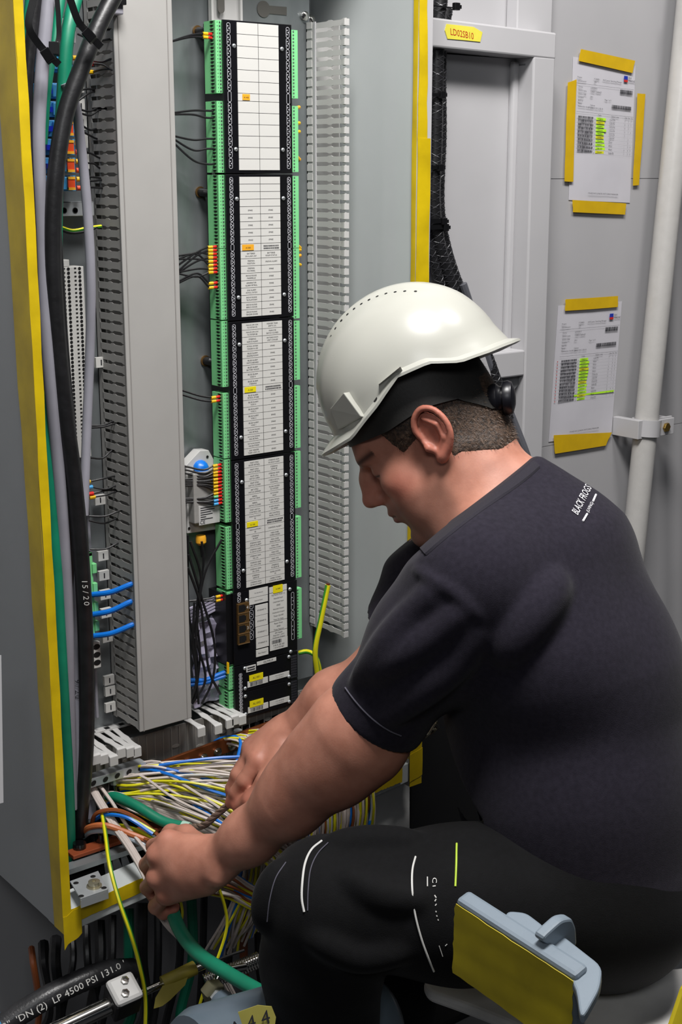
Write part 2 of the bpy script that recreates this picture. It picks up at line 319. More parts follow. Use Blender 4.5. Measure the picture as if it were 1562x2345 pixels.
# ================================================================ controller modules on the rail
YM = 1.735; FX0, FX1 = 1.1455, 1.267
L_ROW = {2: [''] * 19, 3: None}
TL = {
 1: ['']*13, 
 2: ['', '', '', '', 'SPARE', 'SPARE', 'SPARE', 'SPARE', 'SPARE', '#A1300', 'BATTERIES/DIN ALARM UNIT', 'FIREMAN/POSITION', 'FIREMAN/FCS PANEL', 'BRIDGE RELEASE/PASSERELLE', 'GENERATOR/ALARM PETROL', 'GAS ALARM/PETROL SYSTEM', 'BRIDGE RELEASE/TB PLATFORM', 'BRIDGE RELEASE/BEACH DOOR', 'BRIDGE RELEASE/TENDER DOOR'],
 3: ['MAN-ZE OPR CON/T5 SYSTEM PS', 'MAN-ZE OPR CON/T5 SYSTEM SB', 'STEERING/GEAR ES ALARM', 'PETROL SYSTEM/TENDER IN USE', 'BILGE ALARM/ENGINE ROOM', 'BILGE ALARM/SWITCHBOARD', 'BILGE ALARM/BATTERY ROOM', 'BILGE ALARM/VOID A', 'BILGE ALARM/STEERING', '#A1200', 'BILGE ALARM/PETROL STORE', 'BILGE ALARM/VOID 5', 'BILGE ALARM/VOID 4', 'BILGE ALARM/VOID 3', 'BILGE ALARM/VOID 1', 'NO FLOW ENGINE/FAN PETROL', 'NO FLOW ENGINE/FAN PETROL', 'NO FLOW ENGINE/FAN BATTERIES', 'GAS HEADER/TANK LOW LVL'],
 4: ['MAST STRG/ROOM PETROL', 'MAST STRG/HATCH PETROL', 'MAST STRG/HATCH OPEN', 'MAST STRG/HATCH CLOSED', 'BAT STRG/HATCH OPENED', 'AERIAL/HEAT BATTERIES', 'AERIAL/HATCH CLOSED', 'MAST HATCH/CONTROL CAB', 'MAIN PLATFORM/PS', '#A1100', 'MAIN PLATFORM/SB', 'STEERING/ALARM', 'STEERING GEAR/GROUP ALARM', 'STEERING GEAR/PS GROUP ALARM', 'STEERING GEAR/OIL LVL', 'STEERING GEAR/OIL LOW LEVEL', 'STEERING GEAR/OIL LEVEL', 'STEERING/GEAR SB', 'STEERING GEAR/SB GROUP ALARM']}
TR = {1: ['']*13, 2: ['']*4+['SPARE']*5+['@', 'BATTERIES/ROOM STATUS', 'FIREMAN ALARM']+['SPARE']*7,
 3: ['HEADER TANK/EMPTY LVL', 'MAIN STB/BATCH CLOSED', 'BATTERIES ROOM/UNIT COOLER']+['SPARE']*6+['@']+['SPARE']*9,
 4: ['STEERING GEAR/SB GROUP ALARM', 'STEERING/GEAR SB', 'STEERING GEAR/SB OIL LVL', 'P DECK PETROL/CONTROL', 'FLOW SYSTEM/FLP SYSTEM', 'FLP SYSTEM/FANS', 'PS EMH PETROL/FAN ALARM', 'FS EMH PETROL/NO SPEED', 'HMI CONTROL/PANEL STATUS', '@', 'COMMON ALARM', 'MAN OVER/OVERLOADED', 'MAN OVER/MAIN MOTOR', 'MAN OVR/CONTROL SYSTEM', 'MAN OVR/CONTROL SYSTEM', 'MAN OVR/CONTROL SYSTEM', 'STEERING/PS GEAR ES', 'WIPER SYSTEM/PS', 'WIPER SYSTEM/COMMON ALARM']}
def label_piece(par, x0, x1, z0, z1, txt, y=YM, col=M_label, sz=.0031):
    b = MB(); b.box((x0, y-.0009, z0), (x1, y, z1)); cx, cz = (x0+x1)/2, (z0+z1)/2
    ls = txt.split('/') if txt not in ('', '@') else []
    if txt == '@':
        for r in range(2):
            x = x0+.004
            while x < x1-.004:
                wd = random.uniform(.0006, .002); b.box((x, y-.0012, cz-.003+r*.0035), (x+wd, y-.0009, cz-.001+r*.0035), 1); x += wd+.0008
    for i, s_ in enumerate(ls):
        b.text(s_, (cx, y-.0012, cz+(.5*(len(ls)-1)-i)*.0038), X_, Z_, sz if len(s_) < 12 else sz*12/len(s_), 1)
    return b.build('label', [col, M_ink], par)
def terminal_block(par, side, z0, z1, n):
    zs = np.linspace(z0, z1, n+1); b = MB()
    if side < 0: x0, x1, yf, yb = FX0-.0085, FX0+.004, 1.742, 1.772
    else: x0, x1, yf, yb = FX1+.0045, FX1+.0185, 1.745, 1.775
    b.box((x0, yf, z0), (x1, yb, z1)); xo = x0 if side < 0 else x1
    if side > 0: b.box((FX1+.0005, 1.75, z0+.001), (x0, yb, z1-.001), 1)
    b.box((x0-.0003 if side < 0 else x1, yf+.0035, z0), (x0 if side < 0 else x1+.0003, yf+.0042, z1), 1)
    for i in range(n):
        zc = (zs[i]+zs[i+1])/2; h = (z1-z0)/n
        if side < 0:
            b.quad((xo-.0004, yf+.0055, zc-h*.33), (xo-.0004, yf+.0055, zc+h*.33), (xo-.0004, yf+.0125, zc+h*.33), (xo-.0004, yf+.0125, zc-h*.33), 1)
            b.box((xo-.0009, yf+.0045, zc+h*.36), (xo, yf+.014, zc+h*.5)); cx = x0+.0075
        else: cx = x0+.006
        a = np.linspace(0, 2*math.pi, 9)[:-1]
        b.add([(cx+.0014*math.cos(t), yf-.0003, zc+.0014*math.sin(t)) for t in a], [tuple(range(8))[::-1]], 1)
        b.box((cx-.0010, yf-.0005, zc-.0003), (cx+.0010, yf-.0003, zc+.0003), 2)
        if side < 0: b.quad((x0+.0028, yf-.0003, zc-.0005), (x0+.0038, yf-.0003, zc-.0005), (x0+.0038, yf-.0003, zc+.0005), (x0+.0028, yf-.0003, zc+.0005), 1)
    return b.build('terminal_block', [M_green, M_greend, M_steel], par)
def ring(b, x0, x1, z0, z1, y, t=.0006, mi=0, dots=True, dm=1):
    c = .0016
    def loop(d): return [(x0+d, y, z0+c), (x0+d, y, z1-c), (x0+c, y, z1-d), (x1-c, y, z1-d), (x1-d, y, z1-c), (x1-d, y, z0+c), (x1-c, y, z0+d), (x0+c, y, z0+d)]
    V = loop(0)+loop(t); b.add(V, [(i, 8+i, 8+(i+1) % 8, (i+1) % 8) for i in range(8)], mi)
    if dots:
        zc = (z0+z1)/2; h = (z1-z0)*.2; xm = (x0+x1)/2
        for dx, dz in ((-.0008, h), (.0009, 0), (-.0008, -h)):
            b.quad((xm+dx-.0007, y, zc+dz-.0008), (xm+dx+.0007, y, zc+dz-.0008), (xm+dx+.0007, y, zc+dz+.0008), (xm+dx-.0007, y, zc+dz+.0008), mi)
def screw(par, x, z):
    b = MB(); b.lathe((x, YM-.0006, z), (0, -1, 0), [(.0031, 0), (.0031, .0008), (.002, .0019), (.0004, .0022)], 12); b.box((x-.0014, YM-.003, z-.0003), (x+.0014, YM-.0026, z+.0003), 1)
    return b.build('screw', [M_steel, M_dark], par)
RANGES = {1: (1.763, 1.549), 2: (1.5475, 1.333), 3: (1.3315, 1.119), 4: (1.1175, .905)}
DESC = {1: 'topmost black control module, its label column mostly blank with a faint orange tag', 2: 'second black control module from top, orange tag in the middle of its labels', 3: 'third black control module from top, bilge alarm labels and a yellow tag', 4: 'fourth black control module from top, fully printed labels and yellow tag, beside many red ferrules'}
LBLK = {1: [(1.762, 1.662, 20), (1.651, 1.55, 20)], 2: [(1.547, 1.441, 21), (1.440, 1.335, 21)], 3: [(1.333, 1.233, 20), (1.223, 1.122, 20)], 4: [(1.12, 1.02, 20), (1.012, .911, 20)]}
RBLK = {1: [(1.757, 1.659, 20), (1.648, 1.551, 20)], 2: [(1.545, 1.437, 21), (1.436, 1.328, 21)], 3: [(1.324, 1.231, 18), (1.221, 1.121, 20)], 4: [(1.115, 1.022, 18), (1.007, .904, 20)]}
MODS = {}
for k, (zt, zb) in RANGES.items():
    t = thing('control_module', (1.206, 1.76, zb), DESC[k], 'control module', 'black control modules'); MODS[k] = t
    MB().box((FX0, YM, zb), (FX1, YM+.004, zt)).build('faceplate', M_face, t, bevel=.0006)
    MB().box((FX0+.002, YM+.004, zb+.002), (FX1-.002, 1.79, zt-.002)).build('housing', M_black, t)
    rows = TL[k]; n = len(rows); zc0, zc1 = zt-(.0035 if k > 1 else .0025), zb+.004
    hs = [1.0]*n
    if k == 1: hs[6] = .66
    tot = sum(hs); z = zc0; g = .0007
    for i in range(n):
        h = (zc0-zc1)*hs[i]/tot; tl, tr = rows[i], TR[k][i]
        tagged = tl.startswith('#')
        label_piece(t, 1.169, 1.2055, z-h+g, z, '' if tagged else tl)
        label_piece(t, 1.2065, 1.2425+(.001 if k > 2 else 0), z-h+g, z, tr)
        if tagged or (k == 1 and i == 6):
            cm = M_org if k < 3 else M_yel; c = (1.183 if k == 1 else 1.182); wv = .0065 if k == 1 else .0105
            b = MB(); b.box((c-wv, YM-.0016, z-h+.0018), (c+wv, YM-.0009, z-.0006)); b.text(tl[1:] or 'A1400', (c, YM-.0018, z-h/2), X_, Z_, .0034, 1); b.build('tag_label', [cm, M_ink], t)
        z -= h
    b = MB(); m = 12 if k == 1 else 19
    for sx in (1.1515, 1.2565):
        zz = zt-.004; H = (zt-zb-.010)/(m if k > 1 else 13)
        for i in range(m if k > 1 else 13):
            blank = (k == 1 and i == 6) or (k > 1 and i == 9)
            ring(b, sx, sx+.0062, zz-H+.0006, zz, YM-.0004, dots=not blank); zz -= H
    b.build('pin_marking', [mat('print_white', '#cfcfd6', .5)], t, kind='stuff')
    for sx in (1.1635, 1.2485):
        for f in (.165, .84): screw(t, sx, zt-(zt-zb)*f)
    for z1, z0, n_ in LBLK[k]: terminal_block(t, -1, z0, z1, n_)
    for z1, z0, n_ in RBLK[k]: terminal_block(t, 1, z0, z1, n_)
# processor module with network sockets, and two small output modules
def small_module(name, zt, zb, desc, lb, rb):
    t = thing(name, (1.206, 1.76, zb), desc, 'control module', 'black control modules')
    MB().box((FX0-.002, YM, zb), (FX1+.002, YM+.004, zt)).build('faceplate', M_face, t, bevel=.0006)
    MB().box((FX0-.012 if name == 'processor_module' else FX0, YM+.006, zb+.002), (FX1-.002, 1.79, zt-.002)).build('housing', M_black, t)
    for z1, z0, n_ in lb: terminal_block(t, -1, z0, z1, n_)
    for z1, z0, n_ in rb: terminal_block(t, 1, z0, z1, n_)
    return t
t5 = small_module('processor_module', .9045, .783, 'black processor module with four network sockets, below the label column', [(.906, .885, 4)], [(.885, .798, 17)])
def PM(x, y): return onY(x, y, YM)
for (x0, y0, x1, y1, tx, cm) in [(570, 1352, 613, 1371, 'On duty detected', M_label), (570, 1371, 613, 1387, 'External Output', M_label), (584, 1387, 613, 1412, 'ETHERNET A', M_label), (584, 1412, 613, 1437, 'ETHERNET B', M_label), (585, 1437, 614, 1462, 'ETHERNET C', M_label), (586, 1462, 615, 1487, 'ETHERNET D', M_label), (586, 1489, 614, 1506, 'Aux Output 1', M_label)]:
    a, c = PM(x0, y0), PM(x1, (y0+y1)/2+.5*(y1-y0)-9); z0 = PM(x0, y1)[2]
    label_piece(t5, a[0], c[0], z0+.0008, a[2], tx, sz=.003)
b = MB(); a, c = PM(616, 1340), PM(656, 1335); b.box((a[0], YM-.0009, .9015-.0095), (c[0], YM, .9015)); b.build('label', [M_label, M_ink], t5)
b = MB(); b.box((a[0]+.007, YM-.0016, .8905), (a[0]+.026, YM-.0009, .9030)); b.text('A1000', (a[0]+.0165, YM-.0018, .897), X_, Z_, .0034, 1); b.build('tag_label', [M_yel, M_ink], t5)
for z1, z0, txs in [(.891, .843, ['Key Switch Timer 1/2', 'Attended Input', 'Unattended Input', 'GND', 'Attended Output', 'Unattended Output', 'Timer On/Off', 'Timer On Delay']), (.842, .826, ['Reset Timer', 'GND', 'Timer Expired']), (.825, .813, ['24V Supply', 'Dog timer 1 and 2', 'Common Output'])]:
    b = MB(); b.box((a[0], YM-.0009, z0), (c[0], YM, z1))
    for i, s_ in enumerate(txs): b.text(s_, ((a[0]+c[0])/2, YM-.0012, z1-(z1-z0)*(i+.6)/len(txs)), X_, Z_, .0034 if len(s_) < 14 else .003, 1)
    b.build('label', [M_label, M_ink], t5)
def barcode(b, x0, x1, z0, z1, y, mi=1, ux=None):
    x = x0
    while x < x1:
        wd = random.choice([.0004, .0006, .0011]); b.box((x, y-.0002, z0), (min(x+wd, x1), y, z1), mi); x += wd+random.choice([.0004, .0007])
b = MB(); b.box((a[0], YM-.0009, .7935), (c[0]+.0005, YM, .8125)); barcode(b, a[0]+.004, c[0]-.012, .8045, .8105, YM-.0009)
for i, s_ in enumerate(['4 64 A 100 362', '1 5 A 332 863']): b.text(s_, ((a[0]+c[0])/2, YM-.0012, .8015-i*.0042), X_, Z_, .0036, 1)
b.build('label', [M_label, M_ink], t5)
M_brass = mat('socket_brass', '#8a6a40', .35, .7, var=.2)
for i, n_ in enumerate(['4', '', '3', '']):
    zt = .8862-.0171*i; b = MB(); x0, x1 = 1.1495, 1.1715
    b.box((x0, YM-.004, zt-.0165), (x1, YM, zt), 0); b.box((x0+.0018, YM-.0043, zt-.0135), (x0+.013, YM-.004, zt-.002), 1); b.box((x0+.013, YM-.0043, zt-.0115), (x0+.0155, YM-.004, zt-.004), 1)
    b.box((x0, YM-.0045, zt-.0165), (x1, YM-.004, zt-.0155), 2)
    if n_: b.text(n_, (x1-.004, YM-.0046, zt-.008), X_, Z_, .0075, 3)
    b.build('network_socket', [M_brass, M_dark, mat('brass_edge', '#c9a77a', .3, .8), M_label], t5)
b = MB()
for i in range(4): ring(b, 1.1745, 1.1815, .8725-.0172*i, .8878-.0172*i, YM-.0004)
ring(b, 1.1515, 1.158, .8985, .9085-.004, YM-.0004); ring(b, 1.1515, 1.158, .888, .898, YM-.0004)
for (z0, z1) in ((.855, .885), (.838, .854), (.803, .837)): ring(b, 1.2565, 1.2625, z0, z1, YM-.0004)
b.build('pin_marking', [mat('print_white', '#cfcfd6', .5)], t5, kind='stuff')
for x, y in ((564, 1374), (663, 1349), (665, 1492)): p = PM(x, y); screw(t5, p[0], p[2])
for idx, (nm, zt, zb, ds, lb, tg) in enumerate([('output_module', .7815, .7345, 'upper small black output module with one yellow tag above a barcode label', [(.811, .783, 4), (.7805, .742, 7)], 'AL1001'), ('output_module', .7335, .690, 'lowest black output module with a yellow tag, just above the bare wires', [(.738, .6995, 7)], 'AL1002')]):
    t = small_module(nm, zt, zb, ds, lb, []); x0 = 1.168; zz = zb+.0165
    b = MB(); b.box((x0, YM-.0009, zz-.010), (x0+.040, YM, zz), 0); barcode(b, x0+.005, x0+.029, zz-.009, zz-.003, YM-.0009); b.build('label', [M_label, M_ink], t)
    b = MB(); b.box((x0+.003, YM-.0016, zz-.001), (x0+.030, YM-.0009, zz+.010)); b.text(tg, (x0+.0165, YM-.0018, zz+.0045), X_, Z_, .0048, 1); b.build('tag_label', [M_yel, M_ink], t)
    label_piece(t, x0+.043, x0+.083, zz-.009, zz, '4 4 A 100 400 PO/1 6 A 1 332 863 51')
    if idx == 0:
        b = MB(); b.box((1.166, YM-.0009, .7675), (1.1845, YM, .7775)); b.box((1.168, YM-.0012, .7735), (1.1825, YM-.0009, .7755), 1); b.box((1.168, YM-.0012, .7695), (1.1825, YM-.0009, .7715), 1); b.build('label', [M_label, M_ink], t)
        b = MB(); b.box((1.187, YM-.0009, .7745), (1.225, YM, .7805)); b.text('OUTPUT', (1.209, YM-.0012, .7775), X_, Z_, .005, 1); b.build('label', [M_label, M_ink], t)
    b = MB()
    for i in range(7 if idx else 5): ring(b, 1.1515, 1.158, zb+.003+i*.0063, zb+.0088+i*.0063, YM-.0004)
    b.build('pin_marking', [mat('print_white', '#cfcfd6', .5)], t, kind='stuff')
    b = MB()
    for i in range(9):
        for j in range(5): b.box((1.2555+j*.0024, YM-.0008, zb+.002+i*.0045), (1.2568+j*.0024, YM, zb+.0052+i*.0045))
    b.build('vent_grille', M_gray if False else mat('vent_dark_grey', '#3a3a40', .5), t, kind='stuff')
    for x in (1.163, 1.2505):
        for z in (zt-.006, zb+.0065): screw(t, x, z)
# ================================================================ devices on the left of the plate
def chan(*p): return p
DIN = thing('mounting_rail', onY(180, 480, 1.77), 'short silver mounting rail block under the blue relays', 'rail')
a, c = onY(150, 462, 1.765), onY(216, 494, 1.765)
MB().box((a[0]-.02, 1.765, c[2]), (c[0], 1.768, a[2])).box((a[0]-.02, 1.765, a[2]-.002), (c[0], 1.799, a[2])).build('rail_face', M_steel, DIN, bevel=.0008)
b = MB()
for x in (147, 172): b.lathe(onY(x, 482, 1.765), (0, -1, 0), [(.0042, 0), (.0042, .0006), (.0032, .0006), (.0032, -.001)], 12)
b.build('hole', M_dark, DIN)
RY = 1.752
def relay(y0, y1, i, lab):
    x0, x1 = onY(98+i*.8, y0, RY)[0], onY(166+i*1.5, y0, RY)[0]; z1, z0 = onY(130, y0, RY)[2], onY(130, y1, RY)[2]+.0012
    t = thing('relay_module', ((x0+x1)/2, 1.775, z0), lab, 'relay', 'blue relay modules')
    b = MB(); b.box((x0, RY, z0), (x1, 1.79, z1)); b.box((x0+.012, RY-.004, z0+.002), (x1-.016, RY, z1-.002)); b.build('body', M_bluet, t, bevel=.0008)
    b = MB(); b.box((x0+.0005, RY-.006, z0+(z1-z0)*.3), (x0+.010, RY, z0+(z1-z0)*.62)); b.build('lever', mat('lever_blue', '#1430d0', .4), t)
    if i >= 3:
        b = MB(); b.box((x1-.0165, RY-.007, z0+.003), (x1-.006, RY, z1-.003)); b.build('relay_plug', mat('relay_orange', '#d9481a', .4), t)
        b = MB(); b.box((x1-.0165, RY-.0078, z0+.0015), (x1-.006, RY-.004, z0+.005)); b.box((x1-.0165, RY-.0078, z1-.005), (x1-.006, RY-.004, z1-.0015)); b.build('relay_clip', M_org, t)
    else:
        b = MB(); b.box((x0+.022, RY-.0045, z0+.004), (x0+.036, RY-.004, z1-.003)); b.box((x0+.025, RY-.005, z1-.007), (x0+.031, RY-.0045, z1-.005), 1); b.build('label', [M_label, M_ink], t)
    b = MB()
    for z in (z0+.004, z1-.005): b.cyl((x1-.002, RY-.003, z), (x1+.006, RY-.004, z), .0034, n=10, mi=0 if z < z0+.005 else 1)
    b.build('marker_sleeve', [mat('relay_orange', '#d9481a'), M_mark], t)
    return t
spans = [(122, 165), (190, 228), (232, 270), (275, 315), (318, 357), (361, 399), (402, 440)]
words = ['topmost', 'second', 'third', 'fourth', 'fifth', 'sixth', 'lowest']
for i, (y0, y1) in enumerate(spans): relay(y0, y1, i, words[i]+' of the seven blue relay modules behind the black cable')
ps = thing('power_module', onY(135, 110, 1.77), 'white and orange boxed module above the blue relays, behind the green cables', 'power module')
x0, x1 = onY(50, 40, RY)[0], onY(172, 40, RY)[0]; z1, z0 = onY(120, 40, RY)[2], onY(120, 96, RY)[2]
MB().box((x0, RY, z0), (x1, 1.79, z1)).build('body', M_white, ps, bevel=.001)
MB().box((x0+.03, RY-.001, z0+.004), (x1-.012, RY, z0+.012)).build('stripe', M_org, ps)
MB().box((x0+.006, RY-.008, z0+.002), (x0+.011, RY, z1)).build('lever', mat('lever_blue', '#1430d0'), ps)
# grey terminal strips with round entries
def strip(pts, n, cols, cw, lab, y):
    a, c = onY(*pts[0], y), onY(*pts[1], y); t = thing('terminal_strip', (a[0], y+.02, c[2]), lab, 'terminal strip')
    H = a[2]-c[2]; wd = cw*cols; b = MB(); b.hexa([(c[0], y, c[2]), (c[0]+wd, y, c[2]), (c[0]+wd, y+.03, c[2]), (c[0], y+.03, c[2]), (a[0], y, a[2]), (a[0]+wd, y, a[2]), (a[0]+wd, y+.03, a[2]), (a[0], y+.03, a[2])]); b.build('body', M_label, t, bevel=.0008)
    b = MB()
    for i in range(n):
        z = c[2]+H*(i+.5)/n; xo = c[0]+(a[0]-c[0])*(i+.5)/n
        for k in range(cols):
            xc = xo+cw*(k+.62); r = H/n*.42; al = np.linspace(0, 2*math.pi, 9)[:-1]
            b.add([(xc+r*math.cos(q), y-.0004, z+r*math.sin(q)) for q in al], [tuple(range(8))[::-1]]); b.box((xc-cw*.48, y-.0005, z-.0004), (xc-cw*.3, y-.0003, z+.0017))
    b.build('entry_hole', M_dark, t, kind='stuff'); return t, a, c
t, a, c = strip([(140, 612), (160, 1052)], 48, 2, .0188*.92, 'pale grey two-row terminal strip right of the thick black cable', 1.76)
MB().box((a[0]-.001, 1.76, a[2]), (a[0]+.013, 1.785, a[2]+.010)).build('end_stop', M_label, t, bevel=.0008)
strip([(74, 690), (88, 1080)], 42, 1, .020, 'narrow pale terminal strip beside the yellow taped cabinet edge', 1.76)
strip([(160, 1180), (165, 1330)], 16, 1, .012, 'small pale terminal row glimpsed between the black cables', 1.76)
# green relay base, white three way socket
g = thing('relay_carrier', onY(205, 1360, 1.78), 'bright green relay base with clips behind the blue wires', 'relay base')
a, c = onY(192, 1268, 1.765), onY(228, 1450, 1.765)
b = MB(); b.box((a[0], 1.775, c[2]), (c[0]-.006, 1.79, a[2])); b.build('board', mat('board_green', '#2a8a45', .45), g)
b = MB(); b.box((c[0]-.012, 1.765, c[2]), (c[0]-.006, 1.778, a[2]))
for i in range(4): b.box((c[0]-.008, 1.762, c[2]+.005+i*.03), (c[0]-.001, 1.775, c[2]+.02+i*.03))
b.box((a[0], 1.765, a[2]-.006), (c[0]-.006, 1.778, a[2])); b.build('frame', M_green, g, bevel=.0008)
b = MB()
for i in range(5): b.lathe((c[0]-.018, 1.776, a[2]-.018-i*.024), (0, -1, 0), [(.0045, 0), (.0045, .004), (.002, .006), (.0003, .0062)], 10)
b.build('screw', M_chrome, g)
s3 = thing('wire_socket', onY(220, 1490, 1.78), 'white three-hole wire socket below the green relay base', 'socket')
a, c = onY(206, 1470, 1.765), onY(232, 1528, 1.765)
MB().hexa([(a[0], 1.765, c[2]), (c[0], 1.765, c[2]), (c[0], 1.79, c[2]), (a[0], 1.79, c[2]), (a[0], 1.765, a[2]), (c[0], 1.765, a[2]-.003), (c[0], 1.79, a[2]-.003), (a[0], 1.79, a[2])]).build('body', M_label, s3, bevel=.001)
b = MB()
for i in range(3):
    zc = a[2]-.010-i*.0125; xc = (a[0]+c[0])/2+.002; b.add([(xc+.006*math.cos(q), 1.7646, zc+.0045*math.sin(q)) for q in np.linspace(0, 6.283, 13)[:-1]], [tuple(range(12))[::-1]])
b.build('wire_hole', M_dark, s3)
lb = thing('tag_holder', onY(215, 1575, 1.795), 'small white card with yellow top stuck on the plate', 'tag')
a, c = onY(208, 1552, 1.795), onY(219, 1580, 1.795); MB().box((a[0], 1.797, c[2]), (c[0], 1.7995, a[2])).build('card', M_label, lb); MB().box((a[0], 1.7965, a[2]-.011), (c[0], 1.797, a[2])).build('tag_label', M_yel, lb)
# wire number clips along the rail
for i, (x, y) in enumerate([(232, 830), (230, 1145), (237, 1273), (239, 1318), (242, 1362), (244, 1404), (247, 1460), (251, 1558), (253, 1583), (254, 1620)]):
    p = onY(x, y, 1.783); b = MB(); b.box((p[0]-.0085, 1.783, p[2]-.0075), (p[0]+.0085, 1.789, p[2]+.0075)); b.box((p[0]-.001, 1.7825, p[2]-.004), (p[0]+.001, 1.783, p[2]+.004), 1)
    tag(b.build('rail_clip', [M_label, M_ink], bevel=.0006), ORD[i]+' white number clip from top on the grey rail beside the slotted duct', 'clip', 'white number clips on the rail')
for i, (x, y) in enumerate([(184, 195), (186, 243), (190, 280), (193, 322), (196, 370)]):
    p = onY(x, y, 1.79); b = MB(); b.box((p[0]-.006, 1.79, p[2]-.010), (p[0]+.006, 1.796, p[2]+.010)); b.box((p[0]-.001, 1.7895, p[2]-.004), (p[0]+.001, 1.79, p[2]+.004), 1)
    tag(b.build('rail_clip', [M_label, M_ink], bevel=.0006), ORD[i]+' white number clip from top beside the blue relays', 'clip', 'white number clips by the relays')
# metal transmitter box behind the ferrules
mb_ = thing('interface_box', onY(470, 1130, 1.78), 'pale metal interface box with gabled top behind the black wires', 'metal box')
Yb = 1.775
pts = [onY(x, y, Yb) for x, y in [(429, 1222), (512, 1210), (505, 1130), (494, 1060), (478, 1031), (458, 1032), (426, 1066), (430, 1180)]]
MB().prism(pts, (0, .02, 0)).build('plate', M_ductl, mb_, bevel=.0008)
a, c = onY(443, 1085, 1.757), onY(508, 1190, 1.757); MB().box((a[0], 1.757, c[2]), (c[0]+.01, Yb, a[2])).build('body', mat('brushed_box', '#b4b2ae', .4, .4, stretch=(1, 1, 6)), mb_, bevel=.002)
b = MB(); a, c = onY(455, 1160, 1.7565), onY(503, 1195, 1.7565); b.box((a[0], 1.7563, c[2]), (c[0], 1.757, a[2]), 0)
for i in range(6): b.box((a[0]+.003, 1.756, a[2]-.004-i*.0036), (a[0]+random.uniform(.012, .03), 1.7563, a[2]-.0028-i*.0036), 1)
b.text('CE', (a[0]+.006, 1.756, c[2]+.004), X_, Z_, .008, 1); b.build('label', [M_ductl, M_ink], mb_)
b = MB(); p = onY(460, 1063, 1.772); b.lathe(p+[0, 0, -.006], (0, -1, .5), [(.013, 0), (.012, .004), (.008, .008), (.001, .010)], 14); b.build('cap', M_blue, mb_, kind=None)
b = MB()
for x, y in ((475, 1046), (433, 1210)): b.lathe(onY(x, y, Yb-.0005), (0, -1, 0), [(.0022, 0), (.0022, .0004)], 10)
b.build('hole', M_dark, mb_)
# plastic bag with papers
bag = thing('document_bag', onY(480, 1560, 1.78), 'crumpled clear plastic bag with documents standing behind hanging black wires', 'plastic bag')
G = []
Rr = np.random.default_rng(3)
for i in range(14):
    row = []
    for j in range(10):
        x = 432+(108)*j/9; y = 1425-42*(j/9)+(190-.0*j)*i/13; p = onY(x, y, 1.79)
        row.append((p[0], 1.785-.012*abs(math.sin(i*1.3+j*.8))-.006*Rr.random(), p[2]))
    G.append(row)
MB().sheet(G, 0, (0, .002, 0)).build('bag', mat('bag_film', '#a39fb4', .18, var=.25, scale=25, coat=.6), bag, angle=20)
b = MB()
for k in range(5): p0, p1 = onY(434, 1430-k*8, 1.772), onY(522, 1384-k*7, 1.772); b.hexa([p0, p1, p1+[0, .004, 0], p0+[0, .004, 0], p0+[0, 0, .003], p1+[0, 0, .003], p1+[0, .004, .003], p0+[0, .004, .003]])
b.build('paper_edge', mat('paper_lilac', '#b9b4c9', .6), bag)
# black cable stubs with brass grommets through the plate
for x, y, xe, ye, ds in [(458, 440, 500, 446, 'upper'), (470, 826, 512, 834, 'lower'), (452, 72, 492, 66, 'topmost')]:
    t = thing('grommet_cable', onY(x, y, 1.797), ds+' short black cable stub entering a brass grommet behind the modules', 'cable stub')
    MB().tube([onY(x, y, 1.80), onY(x+12, y+1, 1.785), onY(xe, ye, 1.772)], .0065, 12).build('cable', M_rubber, t)
    MB().lathe(onY(x, y, 1.7995), (0, -1, 0), [(.0085, 0), (.0085, .002), (.0065, .002)], 16).build('grommet', M_brass, t)
# ================================================================ thin black wires between duct and modules
def wire(pts, r, m, label, group, name='wire', parts=(), n=20, cat='wire', nn=6, stripe=None):
    P = spline(pts, n)
    if not parts:
        o = MB().tube(P, r, nn, 0, stripe=stripe).build(name, m); return tag(o, label, cat, group)
    t = thing(name, P.min(0)*[0, 0, 1]+P.mean(0)*[1, 1, 0], label, cat, group)
    MB().tube(P, r, nn, 0, stripe=stripe).build('jacket', m, t)
    for nm, mm, p0, p1, rr in parts: MB().tube([p0, (np.asarray(p0)+p1)/2, p1], rr, 8).build(nm, mm, t)
    return t
XC = FX0-.0085
def lwire(ys, ye, bend=0, sleeve=True, mcol=None, ex=388, grp='black wires to the left terminals', lab='thin black wire running from the duct edge to a left green terminal'):
    e = onX(0, ye, 1.0); zt = onY(488, ye, 1.75)[2]; E_ = np.array([XC-.001, 1.751, zt]); s = onY(ex, ys, 1.765)
    mid = (E_+s)/2+np.array([0, -.004, -bend])
    q = np.array([-.013, 0, 0]); parts = []
    if sleeve:
        d = np.array([-1, 0, random.uniform(-.06, .06)])
        parts = [('ferrule', M_red, E_+d*-.001, E_+d*.0065, .0021), ('marker_sleeve', mcol or M_mark, E_+d*.0065, E_+d*.0145, .0024)]
    return wire([s, mid, E_+[-.012, 0, 0], E_], .0016, M_rubber, lab, grp, parts=parts)
for k, (y0, y1) in enumerate(((98, 78), (97, 87))): lwire(y0, y1, -.004, ex=384, grp='black wires of the top pair', lab=['upper', 'lower'][k]+' thin black wire of the topmost pair with red ferrules')
for k, (y0, y1, bd) in enumerate(((259, 254, -.002), (262, 270, -.002), (310, 318, .004), (315, 341, .010), (322, 376, .012))): lwire(y0, y1, bd, False, grp='plain black wires to the upper terminals', lab=ORD[k]+' of five plain black wires sagging to the second left terminal block', ex=392)
for k in range(8): lwire(590+random.uniform(-12, 40), 565+k*8.4, random.uniform(-.012, .006), grp='black wires in the upper ferrule cluster', lab=ORD[k]+' of eight black wires in the upper ferrule cluster, red and yellow ends', ex=402)
